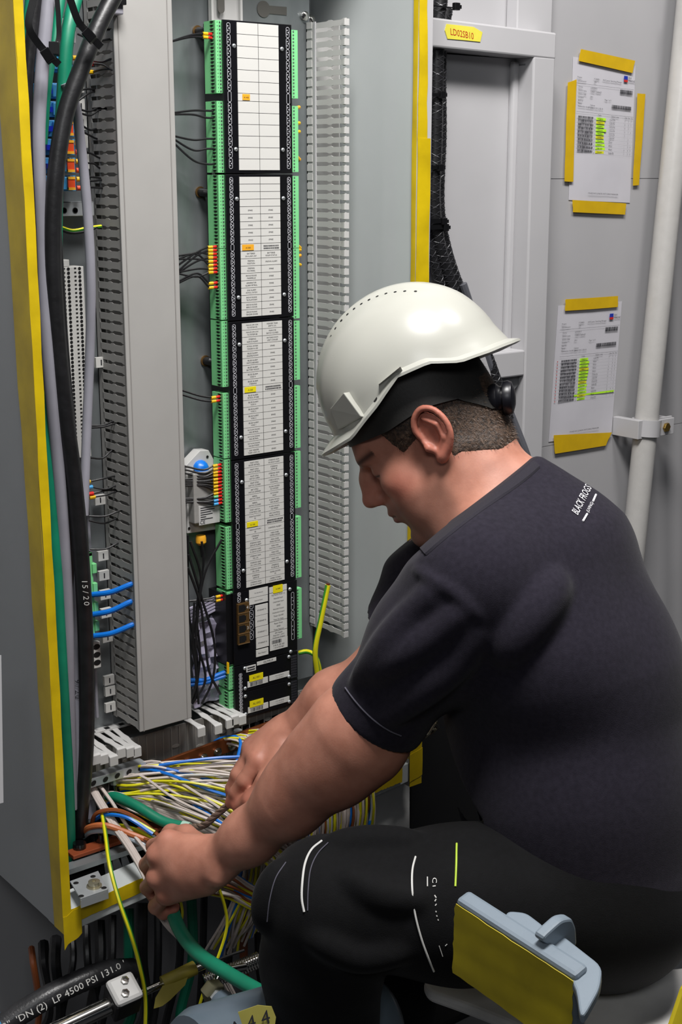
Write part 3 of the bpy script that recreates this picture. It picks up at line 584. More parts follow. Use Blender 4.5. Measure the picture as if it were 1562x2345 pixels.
for k in range(2): lwire(648+k*3, 648+k*10, -.014, grp='black wires in the pair below the upper cluster', lab=['upper', 'lower'][k]+' black wire of the pair just below the upper ferrule cluster', ex=402)
for k in range(2): lwire(893+k*10, 910+k*9, .004, grp='black wires in the middle pair', lab=['upper', 'lower'][k]+' black wire of the lone pair midway down the left terminals', ex=414)
for k in range(12): lwire(1068+k*8 if k < 3 else (1098+(k-3)*3.5 if k < 8 else 1142+(k-8)*3), 1067+k*8.0, .006 if k < 3 else random.uniform(-.003, .003), mcol=(M_mark if k < 9 else (M_bluet if k > 9 else M_green)), grp='black wires in the lower ferrule cluster', lab=ORD[k]+' of twelve black wires crossing the metal box in the lower ferrule cluster', ex=424)
for k in range(2): lwire(1377, 1369+k*9, 0, grp='black wires to the small terminal', lab=['upper', 'lower'][k]+' black wire with red ferrule at the small four-way terminal', ex=430)
lp = MB().tube([onY(524, 1528+4*math.cos(a)*1.6, 1.738)+np.array([-.003-.006*math.sin(a)*0, -.002, .008*math.sin(a)]) for a in np.linspace(0, 6.28, 16)], .0022, 6).build('wire_loop', M_mark); tag(lp, 'small yellow looped wire jumper at the lower terminal', 'wire')
for y, k in ((248, 0), (283, 1), (303, 2), (357, 3), (560, 4), (572, 5), (587, 6), (604, 7)):
    p = onX(690, y, FX1+.0185); s = np.array([FX1+.0185, 1.757, onY(690, y, 1.757)[2]]); e = s+np.array([.014, .004, random.uniform(-.006, .002)])
    wire([s+[.006, 0, 0], e, e+[.006, .02, -.004]], .0015, M_rubber, ORD[k]+' short stub wire from top with coloured markers at the right-hand terminals', 'stub wires at the right terminals', parts=[('ferrule', M_red if k % 2 else mat('lever_blue', '#1430d0'), s-[.001, 0, 0], s+[.004, 0, 0], .0026), ('marker_sleeve', M_mark if k % 3 else M_org, s+[.004, 0, 0], e, .0028)], n=8)
# hanging black wires below the box
for k, pts in enumerate([[(430, 1225), (432, 1400), (452, 1520), (440, 1610)], [(462, 1240), (466, 1290), (450, 1400), (458, 1500), (446, 1605)], [(432, 1270), (462, 1370), (492, 1480), (486, 1560), (462, 1612)], [(436, 1240), (460, 1320), (448, 1450), (470, 1560), (440, 1612)], [(508, 1235), (470, 1310), (452, 1420), (448, 1520), (455, 1612)], [(430, 1300), (458, 1380), (470, 1470), (480, 1540), (505, 1590)], [(445, 1380), (442, 1480), (450, 1560), (430, 1620)]]):
    wire([onY(x, y, 1.762-.004*k) for x, y in pts], .0021, M_rubber, ['leftmost', 'second', 'third', 'fourth', 'rightmost', 'forked', 'shortest'][k]+' thin black wire hanging below the metal box', 'black wires hanging below the metal box', n=26)
cg = thing('cable_gland', onY(460, 1236, 1.77), 'orange cable gland under the metal box', 'gland'); MB().lathe(onY(460, 1232, 1.77), (0, 0, -1), [(.0075, -.004), (.0085, 0), (.0085, .007), (.005, .011)], 12).build('nut', M_org, cg); MB().tube([onY(461, 1240, 1.77), onY(466, 1275, 1.77)], .004, 8).build('sleeve', M_rubber, cg)
for k in range(2): wire([onY(436, 1558+k*10, 1.765), onY(470, 1557+k*6, 1.76), onY(500, 1545+k*8, 1.757), onY(526, 1535+k*10, 1.75)], .0035, M_blue, ['upper', 'lower'][k]+' bright blue cable behind the hanging black wires', 'blue cables by the plastic bag', nn=8, cat='cable')
for k, (a, c) in enumerate([((210, 1362), (300, 1337)), ((208, 1408), (299, 1377)), ((211, 1457), (303, 1430))]):
    e = onX(c[0], c[1], XD); wire([onY(a[0], a[1], 1.765), (onY(a[0], a[1], 1.762)*.55+np.array(e)*.45)+[0, -.006, -.002], e+[.0, -.002, 0], e+[.02, .0, 0]], .0042, M_blue, ['topmost', 'middle', 'lowest'][k]+' of the three bright blue wires entering the slotted duct', 'blue wires into the slotted duct', nn=10, cat='cable')
# fine wires from the left devices into the duct slots
for k, (a, c) in enumerate([((176, 60), (250, 68)), ((178, 78), (251, 90)), ((214, 140), (254, 135)), ((212, 146), (256, 160)), ((212, 165), (254, 158)), ((178, 208), (216, 206)), ((178, 232), (216, 210)), ((180, 250), (222, 248)), ((180, 258), (225, 254)), ((184, 285), (220, 295)), ((186, 300), (222, 318)), ((190, 345), (228, 362)), ((195, 373), (228, 385)), ((195, 405), (230, 408)), ((198, 415), (232, 412)), ((180, 430), (234, 431)), ((210, 975), (258, 965)), ((206, 980), (262, 970)), ((206, 1048), (255, 1032)), ((205, 1103), (262, 1090)), ((210, 1115), (264, 1112)), ((212, 1130), (262, 1122)), ((216, 1138), (264, 1126)), ((204, 1182), (272, 1170)), ((204, 1192), (265, 1188)), ((206, 1258), (270, 1243))]):
    e = onX(c[0], c[1], XD); s = onY(a[0], a[1], 1.765); prt = [('marker_sleeve', [M_red, M_mark, M_bluet][k % 3], s+[-.008, 0, 0], s+[.001, 0, 0], .003)] if k in (3, 4, 19, 20, 21, 22) else ()
    wire([s, (s+e)/2+[0, -.004, random.uniform(-.006, .003)], e+[0, -.001, 0], e+[.015, 0, 0]], .0015, M_rubber, ORD[k]+' fine black wire from top entering the slotted side of the closed duct', 'fine black wires into the slotted duct', n=12, parts=prt)
for k, pts in enumerate([[(138, 520), (165, 528), (200, 522), (232, 518)], [(138, 526), (160, 533), (195, 530), (222, 520)]]):
    wire([onY(x, y, 1.758) for x, y in pts], .0024, M_rubber if k else [M_wgreen, M_wyel], 'short black wire looping under the silver rail' if k else 'short yellow and green wire looping under the silver rail', None, n=14, stripe=None if k else [0, 0, 0, 1, 1, 1])
# ================================================================ thick cables hanging inside the left door edge
def cable(pts, r, m, label, name='cable', n=40, nn=12, parent=None, group=None):
    P = spline([dep(x, y, 0)*0+onY(x, y, Y) for x, y, Y in pts], n)
    o = MB().tube(P, r, nn).build(name, m, parent); return o if parent is not None else tag(o, label, 'cable', group)
cable([(85, -20, 1.66), (62, 200, 1.66), (66, 420, 1.66), (82, 700, 1.67), (108, 900, 1.68), (140, 1100, 1.70), (165, 1400, 1.72), (172, 1850, 1.74)], .0075, M_rubber, 'slim black cable nearest the yellow taped door edge')
cable([(75, -20, 1.69), (60, 150, 1.69), (66, 330, 1.69), (84, 640, 1.69), (108, 1000, 1.68), (122, 1200, 1.68), (142, 1550, 1.68), (158, 1850, 1.70), (160, 2000, 1.72)], .0088, M_gcable, 'long green cable along the left door edge')
cable([(112, -20, 1.655), (96, 160, 1.655), (88, 330, 1.655), (98, 560, 1.66), (110, 800, 1.66), (132, 1050, 1.67), (152, 1350, 1.68), (158, 1600, 1.69), (165, 1850, 1.71)], .0088, M_gray, 'grey cable hanging between the green and the thick black cable')
cable([(178, -20, 1.72), (156, 70, 1.70), (143, 250, 1.70), (130, 420, 1.70), (128, 560, 1.70), (132, 720, 1.70), (150, 1050, 1.71), (172, 1400, 1.73), (185, 1800, 1.74), (187, 1900, 1.74)], .0092, M_gcable, 'second green cable, half hidden behind the thick black cable')
cable([(142, -20, 1.69), (122, 110, 1.68), (108, 200, 1.675), (98, 330, 1.675)], .006, M_gcable, 'thin green cable at top between the grey and black cables')
blk = thing('marked_cable', onY(190, 1800, 1.68), 'thick glossy black cable with white handwritten number 15/20', 'cable')
BP = [(272, -30, 1.66), (225, 60, 1.65), (185, 160, 1.645), (150, 260, 1.645), (128, 400, 1.645), (121, 560, 1.65), (130, 750, 1.655), (150, 950, 1.66), (170, 1100, 1.665), (188, 1300, 1.67), (197, 1500, 1.68), (198, 1700, 1.69), (186, 1860, 1.71), (182, 1910, 1.72)]
cable(BP, .0112, M_rubber, '', 'jacket', 60, 14, blk)
b = MB()
for i, ch in enumerate('15/20'):
    p = onY(193+i*1.2, 1330+i*13, 1.6585); b.text(ch, p, np.array([0, -.0, -1.0]), np.array([.787, -.617, 0])*.9, .0125, 0)
b.build('handwriting', M_label, blk)
cable([(128, 480, 1.668), (148, 800, 1.69), (170, 1050, 1.70), (192, 1350, 1.71), (200, 1600, 1.72), (196, 1850, 1.74)], .006, M_rubber, 'slim black cable behind the thick black cable')
gry = thing('marked_cable', onY(190, 1800, 1.70), 'slender grey cable with black handwritten number 9/20', 'cable')
cable([(150, 190, 1.69), (172, 240, 1.69), (185, 330, 1.70), (200, 480, 1.70), (208, 640, 1.70), (206, 800, 1.71), (198, 1000, 1.71), (192, 1180, 1.70)], .0068, M_gray, '', 'jacket', 40, 12, gry)
cable([(184, 1180, 1.71), (176, 1380, 1.71), (176, 1560, 1.70), (180, 1700, 1.70), (178, 1850, 1.71)], .0078, M_gray, '', 'jacket', 30, 12, gry)
b = MB()
for i, ch in enumerate('9/20'): b.text(ch, onY(176+i*.3, 1560+i*12, 1.6915), np.array([0, 0, -1.0]), np.array([.787, -.617, 0])*.9, .011, 0)
b.build('handwriting', M_ink, gry)
# black cable ties
def tie(pts, head, lab, wd=.0045):
    t = thing('cable_tie', head, lab, 'cable tie', 'black cable ties on the left cables'); P = spline(pts, 18); G = []
    T = np.gradient(P, axis=0); T /= np.linalg.norm(T, axis=1)[:, None]
    S = np.cross(T, FW); S /= np.linalg.norm(S, axis=1)[:, None]
    G = [[p-s*wd, p+s*wd] for p, s in zip(P, S)]; MB().sheet(G, 0, FW*.0013).build('strap', M_black, t)
    k = 9 if len(pts) > 3 else 12; h = np.asarray(head); MB().obox(h, T[k]*.008, S[k]*.0062, FW*.004).build('head', M_black, t, bevel=.001); return t
D1 = 1.62
tie([onY(x, y, D1) for x, y in [(78, -10), (66, 60), (88, 100), (135, 148)]], onY(110, 128, D1-.006), 'black cable tie with a broad head round the grey cable, leftmost at top')
tie([onY(x, y, D1) for x, y in [(158, -10), (180, 50), (198, 72), (232, 108)]], onY(205, 82, D1-.006), 'black cable tie clasping the thick black cable at top')
tie([onY(x, y, D1+.02) for x, y in [(130, -10), (134, 50), (132, 95), (110, 118)]], onY(124, 112, D1+.016), 'thin black cable tie tail beside the green cables', .003)
cl = thing('edge_clip', onY(268, 15, 1.69), 'small grey plastic clip at top of the closed duct', 'clip')
a, c = onY(256, 2, 1.695), onY(284, 34, 1.695); MB().box((a[0], 1.695, c[2]), (c[0], 1.712, a[2]+.02)).build('body', M_gray, cl, bevel=.002); MB().box((a[0]+.004, 1.69, c[2]+.012), (c[0]+.002, 1.70, c[2]+.022)).build('latch', M_black, cl, bevel=.001)
# yellow-green earth wires at right of the modules
e1 = thing('earth_wire', onY(735, 1500, 1.72), 'thick yellow and green earth wire with bare end at the right duct', 'wire')
MB().tube(spline([onY(x, y, 1.70) for x, y in [(751, 1340), (735, 1420), (722, 1490), (728, 1560), (722, 1640)]], 30), .0046, 12, 0, stripe=[0, 0, 0, 0, 1, 1, 0, 0, 0, 1, 1, 1], twist=.05).build('jacket', [M_wyel, M_wgreen], e1)
p = onY(751, 1340, 1.70); MB().cyl(p, p+[.0005, 0, .003], .003, n=10).build('core', M_copper, e1)
wire([onY(684, 1495, 1.76), onY(704, 1492, 1.75), onY(722, 1502, 1.735), onY(735, 1560, 1.73), onY(728, 1640, 1.72)], .004, [M_wgreen, M_wyel], 'bent green earth wire joining the thick earth wire', None, nn=10, stripe=[0, 0, 0, 1, 1, 0, 0, 0, 1, 1], cat='wire')
# ================================================================ painted steel frame, cables, papers and pipe on the right
fr = thing('steel_frame', (1.62, 1.74, .6), 'white painted square steel frame beside the cabinet with a yellow name tape', 'steel frame')
f0 = 1.72
def P2(x, y, Y=f0): return onY(x, y, Y)
bl, brt = P2(980, 38), P2(1272, 75); dx = 1.44
z_l = bl[2]+(bl[2]-brt[2])*(bl[0]-dx)/(brt[0]-bl[0])
MB().hexa([(dx, f0, z_l-.045), (1.818, f0, 1.739), (1.818, 1.79, 1.739), (dx, 1.79, z_l-.045), (dx, f0, z_l), (1.818, f0, brt[2]), (1.818, 1.79, brt[2]), (dx, 1.79, z_l)]).build('top_rail', M_white, fr, bevel=.003)
MB().hexa([(1.771, f0+.0006, .6), (1.8235, f0+.0006, .6), (1.8235, 1.79, .6), (1.771, 1.79, .6), (1.765, f0+.0006, 1.742), (1.8175, f0+.0006, 1.742), (1.8175, 1.79, 1.742), (1.765, 1.79, 1.742)]).build('post', M_white, fr, bevel=.003)
MB().box((dx, f0+.0006, .6), (dx+.045, 1.79, 1.745)).build('post', M_white, fr, bevel=.003)
MB().box((dx+.045, 1.766, .6), (1.768, 1.7895, 1.74)).build('back_plate', M_white, fr)
a = P2(1140, 803, 1.745); c = P2(1213, 853, 1.745)
MB().box((dx+.045, 1.722, c[2]), (1.768, 1.766, a[2])).build('middle_rail', M_white, fr, bevel=.003)
MB().prism([P2(1146, 864, 1.735), P2(1208, 858, 1.735), P2(1166, 905, 1.735), P2(1150, 930, 1.735)], (0, .004, 0)).build('gusset', mat('gusset_grey', '#77787a', .5), fr)
MB().prism([onZ(1090, 150, 1.742)+[0, .0, -.012], (1.765, 1.74, 1.728), (1.765, 1.765, 1.728), onZ(1075, 160, 1.742)+[0, .0, -.012]], (0, 0, .003)).build('weld_plate', mat('gusset_grey', '#77787a'), fr)
MB().box((1.752, 1.755, .62), (1.768, 1.767, 1.735)).build('inner_flange', M_white, fr, bevel=.004)
up_ = thing('wall_upright', (1.83, 1.77, 1.79), 'pale steel upright rising from the frame top behind the name tape', 'upright')
a, c = P2(1182, 40, 1.765), P2(1262, 40, 1.765); MB().box((a[0], 1.762, 1.785), (c[0], 1.789, 2.3)).build('post', M_white, up_, bevel=.002)
nt = [P2(1022, 55), P2(1040, 57), P2(1084, 62), P2(1104, 74), P2(1099, 96), P2(1060, 92), P2(1024, 89), P2(1018, 70)]
tp = MB(); tp.prism([p+[0, -.0012, 0] for p in nt], (0, .001, 0))
o1 = tp.build('name_tape', mat('pale_yellow_tape', '#dcd24a', .5, var=.06, bump=.2, bscale=60), fr)
M_redink = mat('red_ink', '#b3261a', .5)
b = MB(); d = P2(1098, 86)-P2(1030, 72); L_ = np.linalg.norm(d); b.text('LD02SB10', (P2(1029, 75)+P2(1084, 82))/2+[0, -.0014, 0], d/L_, Z_-.1*X_, .0145, 0, bold=.85); b.build('handwriting', M_redink, o1)
# braided cables in the frame
def braid_cable(pts, r, lab, m=M_rubber, spec=None, n=50):
    t = thing('braided_cable', pts[-1], lab, 'cable', 'braided cables inside the white frame'); P = spline(pts, n)
    MB().tube(P, r, 12).build('jacket', m, t)
    T = np.gradient(P, axis=0); T /= np.linalg.norm(T, axis=1)[:, None]; u = np.cross(T, Y_); u /= np.linalg.norm(u, axis=1)[:, None]; v = np.cross(T, u)
    b = MB(); S = np.r_[0, np.cumsum(np.linalg.norm(np.diff(P, axis=0), axis=1))]; Lt = S[-1]; tt = np.linspace(0, 1, int(Lt/.004))
    for h in (1, -1):
        for ph in range(3):
            Q = []
            for q in tt:
                s_ = q*Lt; p = np.array([np.interp(s_, S, P[:, k]) for k in range(3)]); uu = np.array([np.interp(s_, S, u[:, k]) for k in range(3)]); vv = np.array([np.interp(s_, S, v[:, k]) for k in range(3)])
                al = h*(s_/.035)*2*math.pi+ph*2.094; Q.append(p+(r+.0002)*(math.cos(al)*uu+math.sin(al)*vv))
            b.tube(Q, .0007, 4, caps=False)
    b.build('braid', mat('braid_grey', '#3c3c40', .35, .2, var=.3), t, kind='stuff'); return t
Yc = 1.742
braid_cable([P2(1010, -20, Yc), P2(1002, 60, Yc), P2(1000, 120, Yc), P2(996, 330, Yc), P2(992, 470, Yc), P2(1004, 560, Yc), P2(1030, 650, Yc), P2(1064, 760, Yc)], .0125, 'thickest braided black cable running down inside the white frame')
braid_cable([P2(1024, 20, 1.755), P2(1010, 120, 1.755), P2(1010, 300, 1.755), P2(1006, 480, 1.752), P2(1022, 570, 1.745), P2(1052, 660, 1.74), P2(1100, 770, 1.735), P2(1140, 880, 1.72), P2(1165, 960, 1.71)], .0095, 'braided black cable bending right behind the helmet')
braid_cable([P2(990, 100, 1.752), P2(985, 300, 1.752), P2(982, 480, 1.748), P2(986, 570, 1.745), P2(1005, 640, 1.742), P2(1030, 740, 1.74)], .0085, 'braided black cable nearest the yellow taped lip')
o = MB().tube(spline([P2(1060, 650, 1.73), P2(1120, 830, 1.725), P2(1170, 950, 1.72), P2(1212, 1060, 1.70), P2(1235, 1150, 1.70)], 24), .0072, 10).build('cable', mat('cable_dark_grey', '#55565c', .45)); tag(o, 'dark grey cable emerging from behind the helmet down to the collar', 'cable')
for k, (y, x1) in enumerate([(14, 1055), (216, 1022), (383, 1018), (506, 1026), (520, 1030)]):
    t = thing('cable_tie', P2(1000, y, 1.72), ORD[k]+' black cable tie from top around the braided cables', 'cable tie', 'black cable ties in the white frame')
    a, c = P2(974, y-4, 1.727), P2(x1-16, y+5, 1.727); MB().box((a[0], 1.7265, c[2]), (c[0], 1.7285, a[2])).build('strap', M_black, t)
    p = P2(x1-10, y+1, 1.727); MB().obox(p, X_*.0055, Y_*.004, Z_*.0058).build('head', M_black, t, bevel=.001); MB().obox(p+[.007, 0, 0], X_*.004, Y_*.001, Z_*.0028).build('tail', M_black, t)
# test sheets taped to the wall
def paper(px, rows, green, lab, tapes, skew):
    Yw = 1.7893; (tl, tr, brr, bll) = [P2(x, y, Yw) for x, y in px]; t = thing('test_sheet', bll, lab, 'paper sheet', 'paper test sheets on the wall')
    ux = (tr-tl); uz = (tl-bll)
    def at(u, v, d=.0006): return tl+ux*u-uz*v+np.array([0, -d, 0])
    G = [[at(u, v, .0007+.0022*abs(math.sin(3*u+5*v))*(v > .55)*(1-abs(2*u-1))) for u in np.linspace(0, 1, 7)] for v in np.linspace(0, 1, 9)]
    MB().sheet(G, 0, (0, .0003, 0)).build('sheet', mat('paper_white', '#c2c0c6', .6, var=.02), t)
    b = MB(); b2 = MB(); nx = ux/np.linalg.norm(ux); nz = uz/np.linalg.norm(uz); Wd = np.linalg.norm(ux)
    def q(bb, u0, v0, u1, v1, mi=0, d=.0034): bb.add([at(u0, v0, d), at(u1, v0, d), at(u1, v1, d), at(u0, v1, d)], [(0, 3, 2, 1)], mi)
    def tx(s_, u, v, sz=.0042): b.text(s_, at(u, v, .0034), nx, nz, sz, 0, 'LEFT')
    for s_, u, v in [('Project', .06, .135), ('Subcontractor', .06, .16), ('P 200821', .32, .135), ('HVO Junior Switching Manager', .46, .135), ('370', .32, .157), ('Device', .08, .20), ('Device name', .08, .225), ('Device code', .08, .25), ('Location', .08, .272), ('Back to', .08, .295), ('Status', .08, .315), ('Connection check', .08, .335), ('LD02SB10', .27, .20), ('CABLE CABINET POPEYE'[:13], .27, .225), ('DK1', .27, .262), ('Page 1 of 1', .5, .272), ('Cabinet', .27, .32), ('P 2008 21 DO 2-SB-10', .25, .338), ('Cable', .4, .385), ('Subject area', .62, .385), ('Chk  Nr  Tot', .84, .385), ]: tx(s_, u, v)
    def bar(u0, v0, u1, v1):
        u = u0
        while u < u1: w_ = random.choice([.006, .009, .014]); q(b, u, v0, min(u+w_, u1), v1); u += w_+random.choice([.003, .005])
    bar(.75, .185, .95, .215); bar(.62, .30, .94, .325)
    q(b, .03, .176, .97, .1775); q(b, .06, .372, .98, .3735)
    for i in range(rows):
        v = .40+i*.0262*(10/rows)**.25; bar(.09, v, .33, v+.0145); tx('%d' % random.randint(10, 99), .345, v+.016, .003); tx(random.choice(['Cable PN', 'Check PN', 'Motor']), .59, v+.010, .0038)
        for u in (.84, .90, .94): tx(random.choice(['1', '2', '0', '-']), u, v+.010, .0036)
        q(b, .05, v+.0225, .98, v+.0230); q(b2, .38, v+.0005, .38+random.uniform(.12, .165), v+.0185, 0 if (i % 4 != 3) == green or i % 2 == 0 else 1, .0030); tx('170%d-%d' % (random.randint(2000, 9999), i), .395, v+.010, .0036); q(b2, .03, v+.004, .042, v+.012, 2, .003)
    if rows > 10: q(b2, .33, .40+11*.0245, .97, .40+11*.0245+.013, 0, .0029)
    b.build('print', M_ink, t, kind=None); b2.build('highlight', [mat('highlight_green', '#b5f02a', .6), mat('highlight_yellow', '#d6d81a', .6), M_redink], t, kind='stuff')
    b3 = MB(); q(b3, .80, .085, .862, .128, 0); q(b3, .80, .112, .862, .128, 1, .0037); b3.text('RH', at(.872, .098, .0036), nx, nz, .0062, 2, 'LEFT'); b3.text('MARINE', at(.872, .118, .0036), nx, nz, .0052, 2, 'LEFT'); b3.build('logo', [mat('logo_blue', '#1430a0', .5), mat('logo_red', '#c0261c', .5), M_ink], t)
    b4 = MB(); b4.text('170-002 HVO JUNIOR SWITCHING MANAGER', at(.52, .945, .0050), nx, nz, .0042, 0); b4.build('footer_print', M_ink, t)
    for poly in tapes:
        pts = [P2(x, y, Yw) for x, y in poly]; a, b_, c, d_ = pts; G = []
        for i, v in enumerate(np.linspace(0, 1, 7)):
            l = a+(d_-a)*v; r = b_+(c-b_)*v; j = lambda: np.array([random.uniform(-.0006, .0006), 0, random.uniform(-.0006, .0006)])
            G.append([l+[0, -.0045, 0]+j(), (l+r)/2+[0, -.0048, 0], r+[0, -.0045, 0]+j()])
        MB().sheet(G, 0, (0, -.0004, 0)).build('tape_strip', M_tapew, t)
paper([(1312, 130), (1455, 150), (1453, 482), (1302, 458)], 10, False, 'upper paper test sheet held by four yellow tape strips on the white wall', [[(1326, 112), (1450, 140), (1444, 167), (1321, 140)], [(1296, 190), (1316, 182), (1308, 417), (1288, 415)], [(1456, 214), (1474, 216), (1459, 424), (1445, 425)], [(1307, 457), (1430, 466), (1427, 492), (1308, 485)]], 0)
paper([(1278, 700), (1424, 690), (1410, 1000), (1256, 1012)], 13, True, 'lower paper test sheet with green highlighted column, taped above and below', [[(1291, 685), (1411, 678), (1411, 703), (1290, 712)], [(1264, 996), (1397, 989), (1383, 1020), (1267, 1038)]], 0)
# leaning white pipe with clamp
pipe = thing('pipe', (2.10, 1.74, .05), 'white painted vertical pipe clamped to the wall right of the papers', 'pipe')
pc = lambda x, y: onY(x, y, 1.735)
top, bot = pc(1585, -60), pc(1412, 1640)
r0 = .0235
MB().tube([top+(bot-top)*t for t in np.linspace(-.1, 1.4, 12)], r0+.0, 24).build('tube', mat('pipe_white', '#b6b4b1', .3, var=.03, scale=60, bump=.15, bscale=220, spec=.6), pipe)
ax = (top-bot)/np.linalg.norm(top-bot); pcn = pc(1483, 978); tt = ((pcn-bot)@ax); cc = bot+ax*tt
cl = thing('pipe_clamp', cc, 'white steel pipe clamp with brass bolt around the white pipe', 'pipe clamp')
MB().lathe(cc-ax*.0165, ax, [(r0+.0008, 0), (r0+.0055, 0), (r0+.0055, .033), (r0+.0008, .033), (r0+.0008, 0)], 28).build('band', M_white, cl)
MB().box((cc[0]+.012, cc[1]-.020, cc[2]-.0175), (cc[0]+.062, cc[1]-.014, cc[2]+.0155)).build('ear', M_white, cl, bevel=.001); MB().box((cc[0]+.015, cc[1]-.008, cc[2]-.0165), (cc[0]+.07, cc[1]-.003, cc[2]+.0165)).build('ear', M_white, cl, bevel=.001)
MB().box((cc[0]-.037, cc[1]-.012, cc[2]-.019), (cc[0]-.022, cc[1]+.054, cc[2]+.018)).build('bracket_leg', M_white, cl, bevel=.001); MB().box((cc[0]+.055, cc[1]-.006, cc[2]-.015), (cc[0]+.063, cc[1]+.054, cc[2]+.015)).build('bracket_leg', M_white, cl, bevel=.001)
bp = cc+np.array([.036, -.0205, -.001]); MB().lathe(bp, (0, -1, 0), [(.0095, 0), (.0095, .004), (.0088, .005), (.0002, .0052)], 6).build('bolt', mat('brass_bolt', '#a98a4a', .3, .9, var=.2), cl)
# small marks on the right-hand wall edge
o = MB().tube([onY(1590, y, 1.70) for y in (-50, 400, 900, 1400)], .012, 12).build('pipe', M_white); tag(o, 'slim white conduit at the extreme right edge beyond the clamped pipe', 'conduit')
# ================================================================ wires draped over the sill
COLS = {'beige': (M_beige, None), 'yellow-green': ([M_wyel, M_wgreen], [0, 0, 0, 1, 1, 0]), 'blue': (M_blue, None), 'brown': (M_brown, None), 'white': (M_label, None), 'red': (M_red, None), 'black': (M_black, None)}
def bwire(pts, r, col, label, group, n=26):
    m, st = COLS[col]; return wire(pts, r, m, label, group, n=n, stripe=st, nn=6)
Rw = random.Random(11)
def pick(k): return Rw.choices(['beige', 'yellow-green', 'blue', 'brown', 'white'], [.66, .25, .03, .03, .03])[0]
N = 120
for i in range(N):
    t = (i+.5)/N; j = lambda s_: Rw.uniform(-s_, s_)
    g = int(t*6); tg = (g+.5)/6                       # cluster by gland
    sx, sy = [(300, 1768), (262, 1792), (268, 1806), (250, 1832), (335, 1800), (500, 1704), (548, 1690), (300, 1775)][i % 8]; sx += j(10); sy += j(7); col = pick(i); tg = (sx-215)/330
    if i % 31 == 5: col = 'blue'
    cx, cy = 545+290*t+j(8), 1925-160*t+j(7)
    m1 = (sx+60+j(14), sy-8+j(9)+14*t*0, 1.70); m2 = ((sx+cx)/2+j(14), (sy+cy)/2-26+j(12), 1.645+j(.02))
    top = (cx, cy, 1.565+j(.012)-.02*(1-t)); dn = (cx+10+14*t+j(6), cy+80+j(10), 1.535+j(.01)); e = (cx-8-20*(1-t)+j(9), cy+185+j(14), 1.545+j(.012)); e2 = (cx-60+j(24), cy+255+j(20), 1.60)
    pts = [onY(sx, sy+28, 1.745), onY(sx, sy, 1.74)]+[onY(*p) for p in (m1, m2, top, dn, e, e2)]
    bwire(pts, .00205 if col != 'blue' else .0026, col, col+' wire in the tangle draped from cabinet over the taped sill', col+' wires draped over the sill', 34)
for i in range(26):
    t = i/25; j = lambda s_: Rw.uniform(-s_, s_); col = ['beige', 'yellow-green', 'blue', 'beige', 'brown', 'beige'][i % 6]
    pts = [onY(455+j(14), 1985+62*t+j(6), 1.56), onY(520+j(10), 2000+58*t+j(5), 1.53), onY(580+j(10), 2030+50*t+j(6), 1.51), onY(660, 2070+45*t+j(8), 1.50)]
    bwire(pts, .0022, col, col+' wire in the lower strand running under the wrist to the knee', col+' wires under the wrist')
for i in range(34):   # fan behind the knee
    t = i/33; j = lambda s_: Rw.uniform(-s_, s_); col = 'beige' if i % 5 else 'yellow-green'
    bwire([onY(520+60*t+j(8), 1945-20*t+j(8), 1.545), onY(585+70*t+j(8), 1960-25*t+j(8), 1.52), onY(640+60*t+j(10), 2010-20*t+j(12), 1.50), onY(690+50*t, 2060, 1.49)], .002, col, col+' wire fanning out between forearm and black trouser knee', col+' wires at the knee')
for i in range(30):
    j = lambda s_: Rw.uniform(-s_, s_); t = i/29; col = pick(i)
    bwire([onY(240+j(8), 1838+j(6), 1.74), onY(246+j(8), 1822+j(7), 1.73), onY(300+j(10), 1822+26*t+j(5), 1.70), onY(370+j(12), 1834+50*t+j(6), 1.67), onY(450+j(12), 1862+52*t+j(7), 1.63), onY(530+j(10), 1900+40*t+j(7), 1.59), onY(600+j(10), 1985+j(12), 1.55)], .0021, col, col+' wire of the lower layer running beside the green sheathed cable', col+' wires beside the green sheathed cable', 28)
# front bundle gripped by the left hand
for i in range(9):
    a = i*2.4; ox, oy = 6*math.cos(a), 6*math.sin(a); j = lambda s_: Rw.uniform(-s_, s_)
    bwire([onY(204+ox*.6, 1830, 1.735), onY(206+ox, 1800+oy*.5, 1.73), onY(228+ox, 1836+oy, 1.71), onY(262+ox*1.1, 1890+oy, 1.67), onY(300+ox, 1945+oy, 1.62), onY(336+ox, 2010+oy, 1.565), onY(352+ox, 2060+oy, 1.54), onY(380+ox, 2110+oy, 1.53), onY(430+ox, 2160+oy, 1.52), onY(490+ox, 2210+oy, 1.52), onY(540+ox, 2295+oy, 1.53)], .0026, 'beige', 'beige wire of the twisted strand passing under the gripping hand', 'beige strand in the left hand', 40)
bwire([onY(214, 1830, 1.735), onY(224, 1800, 1.73), onY(250, 1828, 1.70), onY(290, 1890, 1.66), onY(345, 1960, 1.60)], .0026, 'beige', 'lone beige wire arching from the back gland to the knuckles', None)
bwire([onY(216, 1812, 1.73), onY(226, 1830, 1.72), onY(240, 1900, 1.66), onY(252, 1985, 1.59), onY(272, 2060, 1.56), onY(300, 2140, 1.54), onY(320, 2210, 1.54), onY(333, 2280, 1.54), onY(333, 2370, 1.54)], .0030, 'yellow-green', 'long yellow green wire hanging over the sill at left', None, 40)
bwire([onY(500, 2030, 1.53), onY(516, 2080, 1.53), onY(520, 2120, 1.53), onY(500, 2190, 1.53), (onY(470, 2260, 1.53)), onY(445, 2345, 1.53)], .0024, 'yellow-green', 'yellow green wire dangling below the wrist', None)
bwire([onY(410, 2050, 1.53), onY(418, 2090, 1.53), onY(412, 2120, 1.54)], .002, 'yellow-green', 'short yellow green wire end beside the green cable', None, 10)
